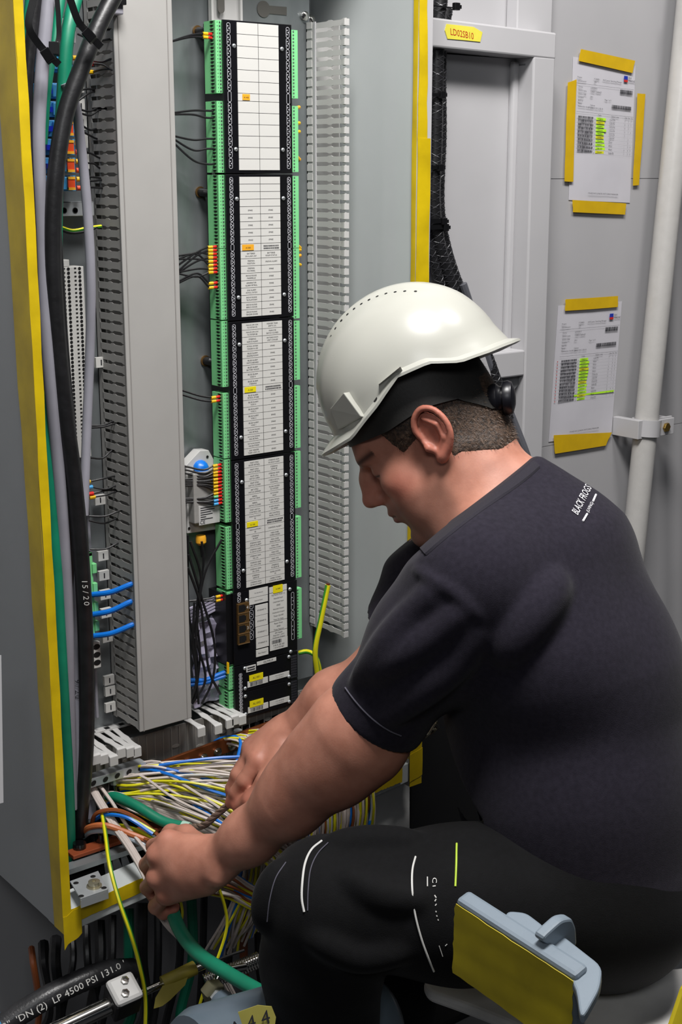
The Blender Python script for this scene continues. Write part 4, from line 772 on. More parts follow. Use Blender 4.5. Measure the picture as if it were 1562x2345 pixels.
# power wires at left
for k, (pts, r, col) in enumerate([([(208, 1900), (222, 1862), (270, 1856), (330, 1885), (370, 1920)], .0032, 'brown'), ([(214, 1880), (240, 1866), (290, 1872), (350, 1910)], .003, 'blue'), ([(222, 1868), (250, 1860), (300, 1875), (355, 1905)], .0026, 'yellow-green'), ([(236, 1900), (270, 1890), (310, 1900), (356, 1925)], .0032, 'yellow-green'), ([(190, 1910), (205, 1894), (240, 1890), (300, 1910), (352, 1930)], .0045, 'orange'), ([(192, 1916), (210, 1904), (250, 1903), (300, 1920), (348, 1942)], .0042, 'pale blue'), ([(255, 1885), (290, 1905), (340, 1925)], .003, 'brown')]):
    m = {'orange': mat('wire_orange', '#b8683c', .4), 'pale blue': mat('wire_pale', '#a9b4bd', .4)}.get(col)
    P = [onY(x, y, 1.72-.10*i/(len(pts)-1)) for i, (x, y) in enumerate(pts)]
    if m: wire(P, r, m, 'thick '+col+' power wire curving out of the front left gland', None, nn=8)
    else: bwire(P, r, col, ORD[k]+' power wire, '+col+', curving out of the front left gland', None)
# copper bars, galvanised strips, glands, bracket
cb = thing('copper_bar', onY(420, 1745, 1.725), 'copper bus bar with steel bolts behind the wires', 'bus bar')
YcB = 1.72
pts = [onY(318, 1783, YcB), onY(700, 1640, YcB)]; u = pts[1]-pts[0]; z0 = pts[0][2]
MB().hexa([pts[0]+[0, 0, -.013], pts[1]+[0, 0, -.013], pts[1]+[0, .006, -.013], pts[0]+[0, .006, -.013], pts[0]+[0, 0, .013], pts[1]+[0, 0, .013], pts[1]+[0, .006, .013], pts[0]+[0, .006, .013]]).build('bar', M_copper, cb, bevel=.001)
for x, y in ((402, 1750), (434, 1746), (466, 1735), (498, 1722), (530, 1708), (575, 1690)):
    p = onY(x, y, YcB-.0005); b = MB(); b.lathe(p, (0, -1, 0), [(.0075, 0), (.0075, .0015), (.005, .0016), (.005, .005), (.0003, .0055)], 14); b.build('bolt', M_chrome, cb)
for nm, pa, pb, Yg in (('left', (200, 1795), (335, 1752), 1.715), ('right', (536, 1676), (720, 1612), 1.745)):
    t = thing('perforated_strip', onY(*pa, Yg), 'galvanised perforated strip at '+('left above the wires' if nm == 'left' else 'right under the lowest module'), 'metal strip'); a, c = onY(*pa, Yg), onY(*pb, Yg)
    MB().hexa([a+[0, 0, -.009], c+[0, 0, -.009], c+[0, .003, -.009], a+[0, .003, -.009], a+[0, 0, .005], c+[0, 0, .005], c+[0, .02, .005], a+[0, .02, .005]]).build('strip', M_steel, t, bevel=.0006)
    b = MB(); n = int(np.linalg.norm(c-a)/.017)
    for i in range(n):
        p = a+(c-a)*(i+.5)/n+[0, -.0004, -.002]; b.add([p+np.array([.0045*math.cos(q)+.0012*math.sin(q), 0, .0042*math.sin(q)]) for q in np.linspace(0, 6.283, 13)[:-1]], [tuple(range(12))[::-1]])
    b.build('hole', M_dark, t, kind='stuff')
def gland(x, y0, y1, Y, r, m, lab, top=None):
    t = thing('cable_boot', onY(x, y1, Y), lab, 'cable boot', 'cable boots at the cabinet floor'); a, c = onY(x, y0, Y), onY(x, y1, Y)
    MB().tube(np.linspace(c, a, 7), [r, r*.96, r*1.02, r*.9, r*.93, r*.82, r*.8], 12).build('boot', m, t); MB().lathe(c, (0, 0, 1), [(r*1.25, -.004), (r*1.3, .004), (r*1.05, .008)], 12).build('nut', M_black, t)
    if top: MB().tube([a, a+[0, 0, .014]], r*.72, 10).build('foil_shield', top, t)
M_gl = mat('glossy_black_boot', '#0a0a0c', .12, var=.2, coat=.6)
gland(182, 1930, 2010, 1.69, .0125, M_gl, 'front left glossy black cable boot beside the taped edge', None); gland(232, 1908, 2000, 1.69, .011, M_gl, 'second glossy black cable boot from the taped edge'); gland(265, 1918, 1990, 1.69, .009, M_gray, 'grey cable boot right of the glossy black boots')
gland(205, 1828, 1880, 1.735, .011, M_gray, 'grey boot with foil shield at the back left corner', M_steel); gland(262, 1795, 1850, 1.735, .0095, M_gl, 'black boot with foil under the wire tangle', M_steel); gland(505, 1715, 1800, 1.735, .0095, M_gray, 'left grey boot with foil behind the right hand', M_steel); gland(545, 1690, 1790, 1.735, .0095, M_gray, 'right grey boot with foil behind the right hand', M_steel)
gland(520, 1755, 1830, 1.73, .008, M_gcable, 'green cable boot behind the beige wires')
for k, x in enumerate((585, 618, 650)): gland(x, 1650-k*8, 1710, 1.75, .009, M_rubber, ['left', 'middle', 'right'][k]+' dark boot behind the right wrist', None)
cp = thing('copper_bar', onY(260, 1990, 1.68), 'flat copper earth plate between the black boots', 'bus bar'); a = onY(165, 2010, 1.68); MB().box((a[0], 1.672, .577), (a[0]+.15, 1.695, .583)).build('bar', mat('copper_matte', '#8f4526', .5, .3), cp, bevel=.001)
for k, x in enumerate((242, 262, 283)): p = onY(x, 1985, 1.665); tag(MB().prism([p+[0, 0, -.012], p+[.016, 0, -.014], p+[.004, 0, .022], p+[-.004, 0, .022]], (0, .002, 0)).build('clamp_fin', M_steel), ['left', 'middle', 'right'][k]+' steel fin between the cable boots', 'bracket')
bk = thing('latch_bracket', onY(210, 2040, 1.64), 'galvanised corner bracket with round bolt on the sill', 'bracket')
Zb = .566
cor = [onZ(x, y, Zb) for x, y in [(160, 2022), (225, 1998), (248, 2040), (185, 2062)]]
MB().prism([cor[0], cor[3], cor[2], cor[1]], (0, 0, .003)).build('plate', M_steel, bk, bevel=.0006)
MB().hexa([cor[3]+[0, 0, -.012], cor[2]+[0, 0, -.012], cor[2]+[0, .002, -.012], cor[3]+[0, .002, -.012], cor[3], cor[2], cor[2]+[0, .002, 0], cor[3]+[0, .002, 0]]).build('front_flange', M_steel, bk)
p = onZ(216, 2030, Zb+.003); MB().lathe(p, (0, 0, 1), [(.011, 0), (.011, .002), (.0085, .0022), (.0085, .008), (.003, .0085), (.003, .006), (.0002, .006)], 16).build('bolt', mat('bolt_pale', '#b9b29a', .3, .8), bk)
b = MB()
for x, y in ((174, 2022), (213, 2007), (238, 2033), (186, 2052)): b.lathe(onZ(x, y, Zb+.0032), (0, 0, 1), [(.004, 0), (.0036, .0003)], 12)
b.build('hole', M_dark, bk)
# green sheathed cable: stripped end above, held by the hand below
gc = thing('stripped_cable', onY(340, 1860, 1.66), 'green sheathed cable with white taped cut end and twisted braid pulled by hand', 'cable')
Gp = [onY(248, 1822, 1.73), onY(275, 1828, 1.70), onY(320, 1850, 1.66), onY(375, 1882, 1.62), onY(430, 1895, 1.585)]
MB().tube(spline(Gp, 24), .0078, 12).build('sheath', M_gcable, gc); d = Gp[-1]-Gp[-2]; d /= np.linalg.norm(d)
MB().cyl(Gp[-1]-d*.009, Gp[-1]+d*.003, .0084, n=12).build('tape_band', mat('pale_green_tape', '#a9cdbb', .5), gc)
Bp = [Gp[-1]+d*.002, dep(470, 1888, 1.96), dep(500, 1862, 1.95), dep(532, 1836, 1.94), dep(545, 1826, 1.94)]
b = MB(); Q = spline(Bp, 40)
for k in range(5): b.tube([q+.0034*np.array([math.cos(k*1.257+i*.35), 0, math.sin(k*1.257+i*.35)]) for i, q in enumerate(Q)], .0026, 6)
b.build('braid', mat('braid_brown', '#8b7468', .45, .25, var=.2), gc)
g2 = MB().tube(spline([dep(386, 2030, 1.93), dep(392, 2075, 1.92), dep(412, 2130, 1.90), dep(450, 2180, 1.87), dep(520, 2228, 1.82), dep(610, 2280, 1.76), dep(690, 2330, 1.70), dep(760, 2385, 1.66)], 44), .0098, 14).build('cable', M_gcable); tag(g2, 'thick bright green cable hanging from the fist across the foreground', 'cable')
# steel braided hose in front of the belly and red pliers in the cabinet corner
sl = thing('braided_lead', dep(900, 1730, 1.85), 'silver braided lead running behind the elbow to the shirt', 'cable')
P = spline([dep(800, 1790, 1.88), dep(850, 1757, 1.87), dep(920, 1712, 1.85), dep(1000, 1660, 1.83)], 40); MB().tube(P, .0062, 12).build('core', M_dark, sl)
b = MB()
for h in (1, -1):
    for k in range(4): b.tube([q+.0063*(math.cos(h*i*.55+k*1.571)*UP+math.sin(h*i*.55+k*1.571)*FW) for i, q in enumerate(P)], .0019, 5, caps=False)
b.build('braid', mat('braid_silver', '#c9c4ae', .3, .7), sl, kind='stuff')
pl = thing('pliers', onY(880, 1765, 1.66), 'pliers with red handles lying in the cabinet corner', 'pliers')
for k, pts in enumerate([[(855, 1738), (885, 1742), (908, 1750)], [(830, 1772), (860, 1778), (888, 1782)]]):
    MB().tube(spline([onY(x, y, 1.655-.01*k) for x, y in pts], 12), [.004, .005, .0058, .0062, .0064, .0064, .0064, .0064, .0064, .006, .005, .003], 10).build('handle', mat('red_grip', '#c01c18', .3, var=.05), pl)
MB().tube([onY(845, 1757, 1.66), onY(872, 1762, 1.66)], [.008, .006], 10).build('joint', mat('teal_grey', '#3c5a60', .4), pl)
o = MB().tube([onY(885, 1772, 1.665), onY(898, 1776, 1.66)], .0075, 12).build('end_cap', M_gcable); tag(o, 'short green cap beside the red pliers', 'cap')
rim = MB().tube(spline([onY(x, y, 1.55) for x, y in [(826, 1766), (838, 1800), (846, 1840), (844, 1880), (832, 1915)]], 20), [.005]*20, 8).build('hose', mat('cable_bluegrey', '#6f7184', .4)); tag(rim, 'blue-grey cable curving down at the right end of the wire tangle', 'cable')
# below the cabinet: white side plate, black panel, dark cables
wp = thing('under_plate', (1.37, 1.7, .2), 'crumpled pale sheet hanging below the cabinet corner', 'sheet')
G = []
for i, y in enumerate(np.linspace(1790, 2020, 14)):
    G.append([onY(x, y, 1.632+.006*math.sin(i*1.1+k*.8)*(.3+.7*abs(math.sin(k*1.7+i*.4)))) for k, x in enumerate(np.linspace(790, 938, 9))])
MB().sheet(G, 0, (0, .003, 0)).build('sheet', mat('pale_sheet', '#b8b8b6', .5, var=.03), wp, angle=60)
o = MB().hexa([onY(848, 1822, 1.612), onY(884, 1806, 1.612), onY(884, 1806, 1.628), onY(848, 1822, 1.628), onY(846, 1770, 1.612), onY(882, 1770, 1.612), onY(882, 1770, 1.628), onY(846, 1770, 1.628)]); 
bp_ = thing('black_panel', (1.6, 1.70, 0), 'black equipment panel below the white frame', 'panel'); a = onY(941, 1800, 1.645); MB().box((a[0], 1.645, .02), (1.95, 1.66, .72)).build('face', M_dark, bp_, bevel=.002)  # plain black box filling the dark area below the frame
Rl = random.Random(5)
ORDC = 0
for i in range(16):
    x = 70+30*i+Rl.uniform(-8, 8) if i < 6 else 250+38*(i-6)+Rl.uniform(-10, 10); Yq = 1.70+Rl.uniform(-.04, .06); y0 = 2140-.41*(x-150)
    pts = [onY(x, max(y0, 1990), Yq+.03), onY(x+Rl.uniform(-6, 6), 2200, Yq), onY(x+Rl.uniform(-30, 20), 2330, Yq), onY(x+Rl.uniform(-60, 10), 2420, Yq)]
    c = Rl.choice([M_rubber, M_rubber, M_gcable, M_rubber, M_brown]); wire(pts, Rl.uniform(.005, .009), c, ORD[i].replace('topmost', 'leftmost')+' cable from left hanging in the shadow below the cabinet, '+{'cable_green': 'dark green', 'black_rubber': 'black', 'wire_brown': 'brown'}[c.name], 'cables below the cabinet', name='cable', cat='cable', nn=8)
# hydraulic hose, chrome rod with clamp, fitting, cylinder
hs = thing('hydraulic_hose', dep(120, 2290, 1.95), 'ribbed black hydraulic hose with white printing at bottom left', 'hose')
P = spline([dep(-60, 2395, 1.93), dep(20, 2338, 1.95), dep(130, 2272, 1.98), dep(235, 2228, 2.02), dep(300, 2220, 2.08)], 60); MB().tube(P, [.0165+.0006*(i % 2) for i in range(60)], 18).build('tube', mat('hose_black', '#2a2a2c', .35, var=.2, scale=90, bump=.4, bscale=260), hs)
MB().tube([dep(-10, 2352, 1.945), dep(8, 2340, 1.947)], .0182, 18).build('collar', M_bluet, hs)
b = MB(); tn = dep(235, 2228, 1.985)-dep(30, 2336, 1.93); tn /= np.linalg.norm(tn); b.text('1/2"  \'DN (2)  LP 4500 PSI 131.0 \'', dep(140, 2283, 1.935), tn, np.cross(tn, FW), .0145, 0, bold=1.0)
b.build('print', M_label, hs)
rod = thing('chrome_rod', dep(300, 2280, 1.95), 'long chrome rod with yellow tape through a white clamp block', 'rod')
R0, R1 = dep(150, 2352, 1.90), dep(480, 2205, 2.02); MB().cyl(R0+(R0-R1)*.2, dep(262, 2298, 1.94), .0125, n=18).build('rod', M_chrome, rod); MB().cyl(dep(300, 2285, 1.955), R1, .006, n=14).build('thin_rod', M_chrome, rod)
MB().tube(spline([dep(372, 2252, 1.975), dep(405, 2236, 1.985), dep(446, 2216, 2.0)], 8), .0105, 14).build('tape_wrap', mat('khaki_tape', '#8f8330', .5, var=.12), rod)
cbk = thing('clamp_block', dep(285, 2270, 1.94), 'white plastic clamp block with two hex bolts on the chrome rod', 'clamp')
ru = (R1-R0)/np.linalg.norm(R1-R0); nv = -FW*.75+UP*.66; nv -= ru*(nv@ru); nv /= np.linalg.norm(nv); sv = np.cross(nv, ru); cen = dep(285, 2266, 1.93)
MB().obox(cen, ru*.021, sv*.0215, nv*.006).build('cover', M_ductl, cbk, bevel=.006); MB().obox(cen-nv*.026, ru*.020, sv*.0205, nv*.019).build('block', M_dark, cbk, bevel=.003)
for s_ in (-1, 1): MB().lathe(cen+nv*.006+sv*.009*s_+ru*.004*s_, nv, [(.006, 0), (.006, .004), (.0035, .0042), (.0035, .002), (.0003, .002)], 6).build('bolt', M_chrome, cbk)
hang = MB(); hang.sheet([[dep(372, 2258, 1.965), dep(400, 2250, 1.97), dep(430, 2238, 1.98)], [dep(356, 2285, 1.96), dep(385, 2282, 1.965), dep(424, 2256, 1.975)], [dep(352, 2310, 1.955), dep(372, 2304, 1.96), dep(390, 2290, 1.965)]], 0, FW*.0008); hang.build('tape_tail', mat('khaki_tape', '#8f8330'), rod)
fx = thing('flexible_conduit', dep(560, 2200, 1.9), 'corrugated chrome conduit end behind the green cable', 'conduit')
P = np.linspace(dep(470, 2250, 1.93), dep(596, 2197, 1.95), 44); MB().tube(P, [.0108 if i % 2 else .0124 for i in range(44)], 16).build('tube', M_chrome, fx)
wr_ = MB().tube(spline([dep(470, 2212, 1.97), dep(520, 2190, 1.97), dep(560, 2176, 1.97)], 10), .0022, 6).build('wire', M_rubber); tag(wr_, 'thin dark wire crossing above the corrugated conduit', 'wire')
ft = thing('hydraulic_fitting', dep(505, 2295, 1.85), 'hex hydraulic fitting with chrome pipe bend at bottom centre', 'fitting')
MB().tube(spline([dep(560, 2215, 1.90), dep(520, 2225, 1.88), dep(496, 2245, 1.87), dep(500, 2275, 1.86)], 20), .006, 12).build('bend', M_chrome, ft)
fa = dep(480, 2262, 1.85); fd = dep(540, 2330, 1.80)-fa; fd /= np.linalg.norm(fd)
MB().lathe(fa, fd, [(.0145, 0), (.016, .003), (.016, .016), (.0145, .019)], 6).build('nut', mat('fitting_olive', '#8b886e', .35, .8), ft); MB().lathe(fa+fd*.019, fd, [(.011, 0), (.011, .008)], 6).build('nut', M_steel, ft); MB().lathe(fa+fd*.027, fd, [(.015, 0), (.0165, .01), (.0165, .06)], 18).build('body', mat('grey_enamel', '#5b6873', .3, var=.05), ft)
cy = thing('hydraulic_cylinder', dep(760, 2380, 1.62), 'grey enamelled round tank with handwritten tape in front of the knee', 'tank')
A_, B_ = dep(520, 2450, 1.66), dep(880, 2335, 1.80); ax_ = (B_-A_)/np.linalg.norm(B_-A_)
M_en = mat('grey_enamel', '#5b6873'); MB().lathe(A_-ax_*.05, ax_, [(.02, 0), (.075, .004), (.082, .02), (.082, .235), (.075, .262), (.055, .282), (.02, .292), (.001, .293)], 36).build('body', M_en, cy)
tapeP = []
for x, y in [(545, 2318), (590, 2302), (622, 2305), (632, 2330), (628, 2360), (560, 2362)]: tapeP.append(dep(x, y, 1.555))
hp = MB().prism(tapeP, FW*.001).build('name_tape', mat('khaki_pale_tape', '#a29a4a', .55, var=.08), cy); b = MB(); b.text('A 4 4', dep(572, 2345, 1.553), RT*.94+UP*.33, UP-RT*.2, .022, 0); b.build('handwriting', M_ink, hp)
# white seat and grey bracket with taped plate in the foreground
st = thing('white_seat', dep(1300, 2320, 1.55), 'pale moulded seat shell beneath the seated worker', 'seat')
zs_ = .566; pp = [onZ(x, y, zs_) for x, y in [(968, 2242), (978, 2268), (1080, 2304), (1190, 2348), (1330, 2430), (1700, 2430), (1760, 2190), (1500, 2222), (1250, 2240), (1010, 2226)]]; out = []
for k in range(len(pp)):
    a_, b_, c_ = pp[k-1], pp[k], pp[(k+1) % len(pp)]; l = min(np.linalg.norm(a_-b_), np.linalg.norm(c_-b_))*.45; a2 = b_+(a_-b_)/np.linalg.norm(a_-b_)*l; c2 = b_+(c_-b_)/np.linalg.norm(c_-b_)*l
    out += [(1-t)**2*a2+2*t*(1-t)*b_+t*t*c2 for t in np.linspace(0, 1, 5)]
MB().prism(out, (0, 0, -.016)).build('shell', mat('seat_white', '#dcdad7', .55, var=.06), st, bevel=.005)
pq = sum(pp)/len(pp); MB().cyl(pq*[1, 1, 0]+[0, 0, zs_-.016], pq*[1, 1, 0]+[0, 0, .001], .03, n=18).build('pedestal', M_dark, st)
gb = thing('grey_bracket', dep(1200, 2300, 1.28), 'grey cast bracket with yellow taped plate in the right foreground', 'bracket')
D0 = 1.27
A1, B1, C1, D1_ = dep(1043, 2058, D0), dep(1318, 2236, D0-.10), dep(1312, 2420, D0-.06), dep(1037, 2224, D0+.05)
nrm = np.cross(B1-A1, D1_-A1); nrm /= np.linalg.norm(nrm); nrm *= np.sign(nrm@FW)
M_bkt = mat('bracket_grey', '#78848f', .42, var=.05, scale=12, bump=.1, bscale=300)
MB().prism([A1, B1, C1, D1_], nrm*.018).build('plate', M_bkt, gb, bevel=.004)
ctr = (A1+B1+C1+D1_)/4; G = []
n_ = 15
for i in range(n_):
    row = []
    for k in range(n_):
        u, v = k/(n_-1), i/(n_-1); j = (Rl.uniform(-.006, .006) if u in (0, 1) else 0); jv = Rl.uniform(-.006, .006) if v in (0, 1) else 0
        u_ = .008+.984*u+j; v_ = .045+.95*v+jv; p = A1*(1-u_)*(1-v_)+B1*u_*(1-v_)+C1*u_*v_+D1_*(1-u_)*v_
        row.append(p-nrm*(.0012+.0012*abs(math.sin(v*9+u*2))))
    G.append(row)
MB().sheet(G, 0, nrm*.0006).build('tape_cover', mat('olive_tape', '#b8a418', .6, var=.2, scale=10, bump=.4, bscale=40, hex2='#cbb71e'), gb)
ua = (B1-A1)/np.linalg.norm(B1-A1); nS = np.cross(ua, nrm); nS /= np.linalg.norm(nS); nS *= np.sign(nS@UP)
def onP(x, y, p0, n): r = ray(x, y); return CAM+r*(((p0-CAM)@n)/(r@n))
p0 = A1+nrm*.018-nS*.006
def rounded(px, p0, n, k=5):
    P = [onP(x, y, p0, n) for x, y in px]; out = []; m = len(P)
    for i in range(m):
        a, b_, c = P[i-1], P[i], P[(i+1) % m]; l = min(np.linalg.norm(a-b_), np.linalg.norm(c-b_))*.35; a2 = b_+(a-b_)/np.linalg.norm(a-b_)*l; c2 = b_+(c-b_)/np.linalg.norm(c-b_)*l
        out += [(1-t)**2*a2+2*t*(1-t)*b_+t*t*c2 for t in np.linspace(0, 1, k)]
    return out
MB().prism(rounded([(1215, 2150), (1262, 2120), (1380, 2212), (1374, 2262), (1330, 2340), (1318, 2250)], p0, nS), -nS*.011).build('arm', M_bkt, gb, bevel=.0025)
MB().prism(rounded([(1150, 2120), (1160, 2084), (1205, 2088), (1250, 2122), (1225, 2150)], p0, nS), -nS*.011).build('lug', M_bkt, gb, bevel=.0025)
q0 = onP(1250, 2150, p0, nS)
MB().prism(rounded([(1214, 2140), (1266, 2094), (1290, 2090), (1299, 2112), (1301, 2152), (1278, 2172)], q0, ua), ua*.011).build('rib', M_bkt, gb, bevel=.0025)
ow = MB().hexa([dep(1505, 2420, 1.35), dep(1600, 2420, 1.35), dep(1600, 2420, 1.5), dep(1505, 2420, 1.5), dep(1560, 2255, 1.35), dep(1640, 2230, 1.35), dep(1640, 2230, 1.5), dep(1560, 2255, 1.5)]).build('taped_block', mat('olive_tape', '#b8a418'), bevel=.004); tag(ow, 'brownish yellow taped block at the bottom right corner', 'block')
MB_ = MB().hexa([dep(-40, 1850, 1.7), dep(8, 1838, 1.7), dep(8, 1838, 1.72), dep(-40, 1850, 1.72), dep(-40, 1500, 1.7), dep(3, 1500, 1.7), dep(3, 1500, 1.72), dep(-40, 1500, 1.72)]).build('door_edge', M_white); tag(MB_, 'pale edge of an open door at the extreme left border', 'door edge')
# ================================================================ implicit modelling (smooth unions polygonised with surface nets)
class SDF:
    def __init__(s): s.P = []
    def ell(s, c, r, ax=None, k=.01, op='u'):
        c = np.asarray(c, float); r = np.asarray(r, float); A = np.eye(3) if ax is None else np.asarray(ax, float)
        def f(p):
            q = (p-c)@A.T; k0 = np.sqrt(((q/r)**2).sum(1)); k1 = np.sqrt(((q/(r*r))**2).sum(1))+1e-9; return k0*(k0-1)/k1
        s.P.append((f, k, op)); return s
    def cap(s, a, b, ra, rb, k=.01, op='u', flat=None):
        a = np.asarray(a, float); b = np.asarray(b, float)
        if flat is not None: fd, fs = np.asarray(flat[0], float), flat[1]; o = a.copy(); b = b+fd*((b-o)@fd)*(1/fs-1)
        ab = b-a; L2 = ab@ab+1e-12
        def f(p):
            if flat is not None: p = p+((p-o)@fd)[:, None]*fd*(1/fs-1)
            q = p-a; h = np.clip(q@ab/L2, 0, 1); d = np.linalg.norm(q-h[:, None]*ab, axis=1)-(ra+(rb-ra)*h)
            return d if flat is None else d*min(1, (fs+1)/2)
        s.P.append((f, k, op)); return s
    def chain(s, pts, rs, k=.01, op='u', flat=None):
        for i in range(len(pts)-1): s.cap(pts[i], pts[i+1], rs[i], rs[i+1], k, op, flat)
        return s
    def plane(s, c, n, k=.004):      # keep the side against n
        c = np.asarray(c, float); n = np.asarray(n, float); s.P.append((lambda p: (p-c)@n, k, 'i')); return s
    def func(s, f, k, op): s.P.append((f, k, op)); return s
    def __call__(s, p, prims=None):
        d = np.full(len(p), .2)
        for f, k, op in (s.P if prims is None else prims):
            q = f(p)
            if op == 'u': h = np.maximum(k-np.abs(d-q), 0)/k; d = np.minimum(d, q)-h*h*k*.25
            elif op == 's': h = np.maximum(k-np.abs(d+q), 0)/k; d = np.maximum(d, -q)+h*h*k*.25
            else: h = np.maximum(k-np.abs(d-q), 0)/k; d = np.maximum(d, q)+h*h*k*.25
        return d
    def trace(s, x, y, d0=1.2, dmax=2.4):
        r = ray(x, y); t = d0
        for _ in range(120):
            v = s((CAM+r*t)[None])[0]
            if abs(v) < .0004: break
            t += v*.8
            if t > dmax: return None
        return CAM+r*t
    def mesh(s, lo, hi, h, B=14):
        lo = np.asarray(lo, float); n = np.ceil((np.asarray(hi)-lo)/h/B).astype(int); N = n*B+4
        ci = np.stack(np.meshgrid(*[np.arange(k) for k in n], indexing='ij'), -1).reshape(-1, 3)
        cen = lo+(ci+.5)*B*h; R = B*h*.87; dc = s(cen); ci = ci[np.abs(dc) < R*1.35+.006]
        g = np.stack(np.meshgrid(*[np.arange(B+1)]*3, indexing='ij'), -1).reshape(-1, 3); ids = []; pos = []; quads = []
        key = lambda c: (c[..., 0].astype(np.int64)*N[1]+c[..., 1])*N[2]+c[..., 2]
        corner = np.array([[i, j, k] for i in (0, 1) for j in (0, 1) for k in (0, 1)]); ed = [(a, b) for a in range(8) for b in range(a+1, 8) if np.abs(corner[a]-corner[b]).sum() == 1]
        for c in ci:
            c0 = c*B; cp = lo+(c0+B/2)*h; pr = []
            for f, k, op in s.P:
                v = f(cp[None])[0]
                if op == 'i' and v > -(R+k+.01): pr.append((f, k, op))
                elif op == 'u' and v < R*2.4+k+.03: pr.append((f, k, op))
                elif op == 's' and v < R*2.4+k+.03: pr.append((f, k, op))
            if not pr: continue
            D = s(lo+(c0+g)*h, pr).reshape(B+1, B+1, B+1)
            if D.min() > 0 or D.max() < 0: continue
            cs = np.stack([D[i:B+i, j:B+j, k:B+k] for i, j, k in corner], -1); m = (cs < 0).any(-1) & (cs >= 0).any(-1); cells = np.argwhere(m)
            if len(cells):
                v = cs[m]; acc = np.zeros((len(cells), 3)); cnt = np.zeros(len(cells))
                for a, b in ed:
                    x = (v[:, a] < 0) != (v[:, b] < 0); t = np.where(x, v[:, a]/(v[:, a]-v[:, b]+1e-12), 0); acc += np.where(x[:, None], corner[a]+t[:, None]*(corner[b]-corner[a]), 0); cnt += x
                ids.append(key(cells+c0)); pos.append(lo+(cells+c0+acc/cnt[:, None])*h)
            for ax in range(3):
                sl = [slice(0, B)]*3; s2 = list(sl); s2[ax] = slice(1, B+1); A_, B_ = D[tuple(sl)], D[tuple(s2)]; e = np.argwhere((A_ < 0) != (B_ < 0))
                if not len(e): continue
                sg = A_[tuple(e.T)] < 0; u = np.zeros(3, int); u[(ax+1) % 3] = 1; w_ = np.zeros(3, int); w_[(ax+2) % 3] = 1; eg = e+c0
                q = np.stack([key(eg-u-w_), key(eg-w_), key(eg), key(eg-u)], 1); q[~sg] = q[~sg][:, ::-1]; quads.append(q)
        ids = np.concatenate(ids); pos = np.concatenate(pos); quads = np.concatenate(quads); o = np.argsort(ids); ids = ids[o]; pos = pos[o]
        ix = np.searchsorted(ids, quads); ix = np.minimum(ix, len(ids)-1); ok = (ids[ix] == quads).all(1); q = ix[ok]
        for _ in range(2):      # light smoothing
            acc = np.zeros_like(pos); cnt = np.zeros(len(pos))
            for a, b in ((0, 1), (1, 2), (2, 3), (3, 0)):
                for c_, d_ in ((a, b), (b, a)): 
                    for k in range(3): acc[:, k] += np.bincount(q[:, c_], pos[q[:, d_], k], len(pos))
                    cnt += np.bincount(q[:, c_], minlength=len(pos))
            pos = pos*.5+.5*acc/np.maximum(cnt, 1)[:, None]
        return pos, q
def biggest(P, Q):
    lab = np.arange(len(P))
    for _ in range(400):
        m = lab[Q].min(1); n = lab.copy()
        for k in range(4): np.minimum.at(n, Q[:, k], m)
        n = n[n]
        if (n == lab).all(): break
        lab = n
    v, c = np.unique(lab, return_counts=True); keep = lab == v[c.argmax()]; ix = np.cumsum(keep)-1
    return P[keep], ix[Q[keep[Q[:, 0]]]]
def sdf_object(name, P, Q, m, parent):
    bs = np.array([P[:, 0].mean(), P[:, 1].mean(), P[:, 2].min()]); me = bpy.data.meshes.new(name)
    me.vertices.add(len(P)); me.vertices.foreach_set('co', (P-bs).astype(np.float32).ravel()); me.loops.add(len(Q)*4); me.loops.foreach_set('vertex_index', Q.astype(np.int32).ravel())
    me.polygons.add(len(Q)); me.polygons.foreach_set('loop_start', np.arange(0, len(Q)*4, 4, dtype=np.int32)); me.polygons.foreach_set('loop_total', np.full(len(Q), 4, np.int32)); me.polygons.foreach_set('use_smooth', np.ones(len(Q), bool))
    me.materials.append(m); me.update(calc_edges=True); me.validate()
    o = bpy.data.objects.new(name, me); COL.objects.link(o)
    if parent is not None: o.parent = parent
    o.location = bs-W(parent); BASE[o.name] = bs; return o
def point_attr(o, name, vals):
    a = o.data.attributes.new(name, 'FLOAT', 'POINT'); a.data.foreach_set('value', vals.astype(np.float32))
# ---------------------------------------------------------------- head frame
yaw = math.radians(13); f0_ = -.839*RT-.545*UP
HF = math.cos(yaw)*f0_+math.sin(yaw)*FW; HR = math.cos(yaw)*FW-math.sin(yaw)*f0_; HU = -.545*RT+.839*UP; HL = -HR
HO = dep(985, 1020, 1.735)+HR*.074; HA = np.array([HF, HL, HU])
def H(x, y, z): return HO+HF*x+HL*y+HU*z
def loc(p): return (p-HO)@HA.T
body = SDF()
head = SDF()
def sym(fn):
    for s_ in (1, -1): fn(s_)
head.ell(H(-.004, 0, .045), (.098, .0755, .086), HA, .01)
head.ell(H(.040, 0, -.028), (.053, .055, .078), HA, .03)
head.ell(H(.070, 0, .042), (.028, .050, .030), HA, .02)
sym(lambda s_: head.cap(H(.012, s_*.050, -.052), H(.072, s_*.018, -.094), .017, .015, .03))
head.ell(H(.082, 0, -.094), (.0155, .021, .015), HA, .02)
sym(lambda s_: head.ell(H(.062, s_*.045, -.014), (.024, .019, .019), HA, .02))
sym(lambda s_: head.ell(H(.052, s_*.040, -.055), (.028, .018, .026), HA, .03))
head.cap(H(.086, .030, .030), H(.086, -.030, .030), .0125, .0125, .014)
head.ell(H(.086, 0, -.046), (.018, .030, .026), HA, .018)
sym(lambda s_: head.ell(H(.097, s_*.033, .010), (.014, .017, .0105), HA, .012, 's'))
sym(lambda s_: head.ell(H(.0775, s_*.032, .009), (.0125, .0145, .0118), HA, .006))
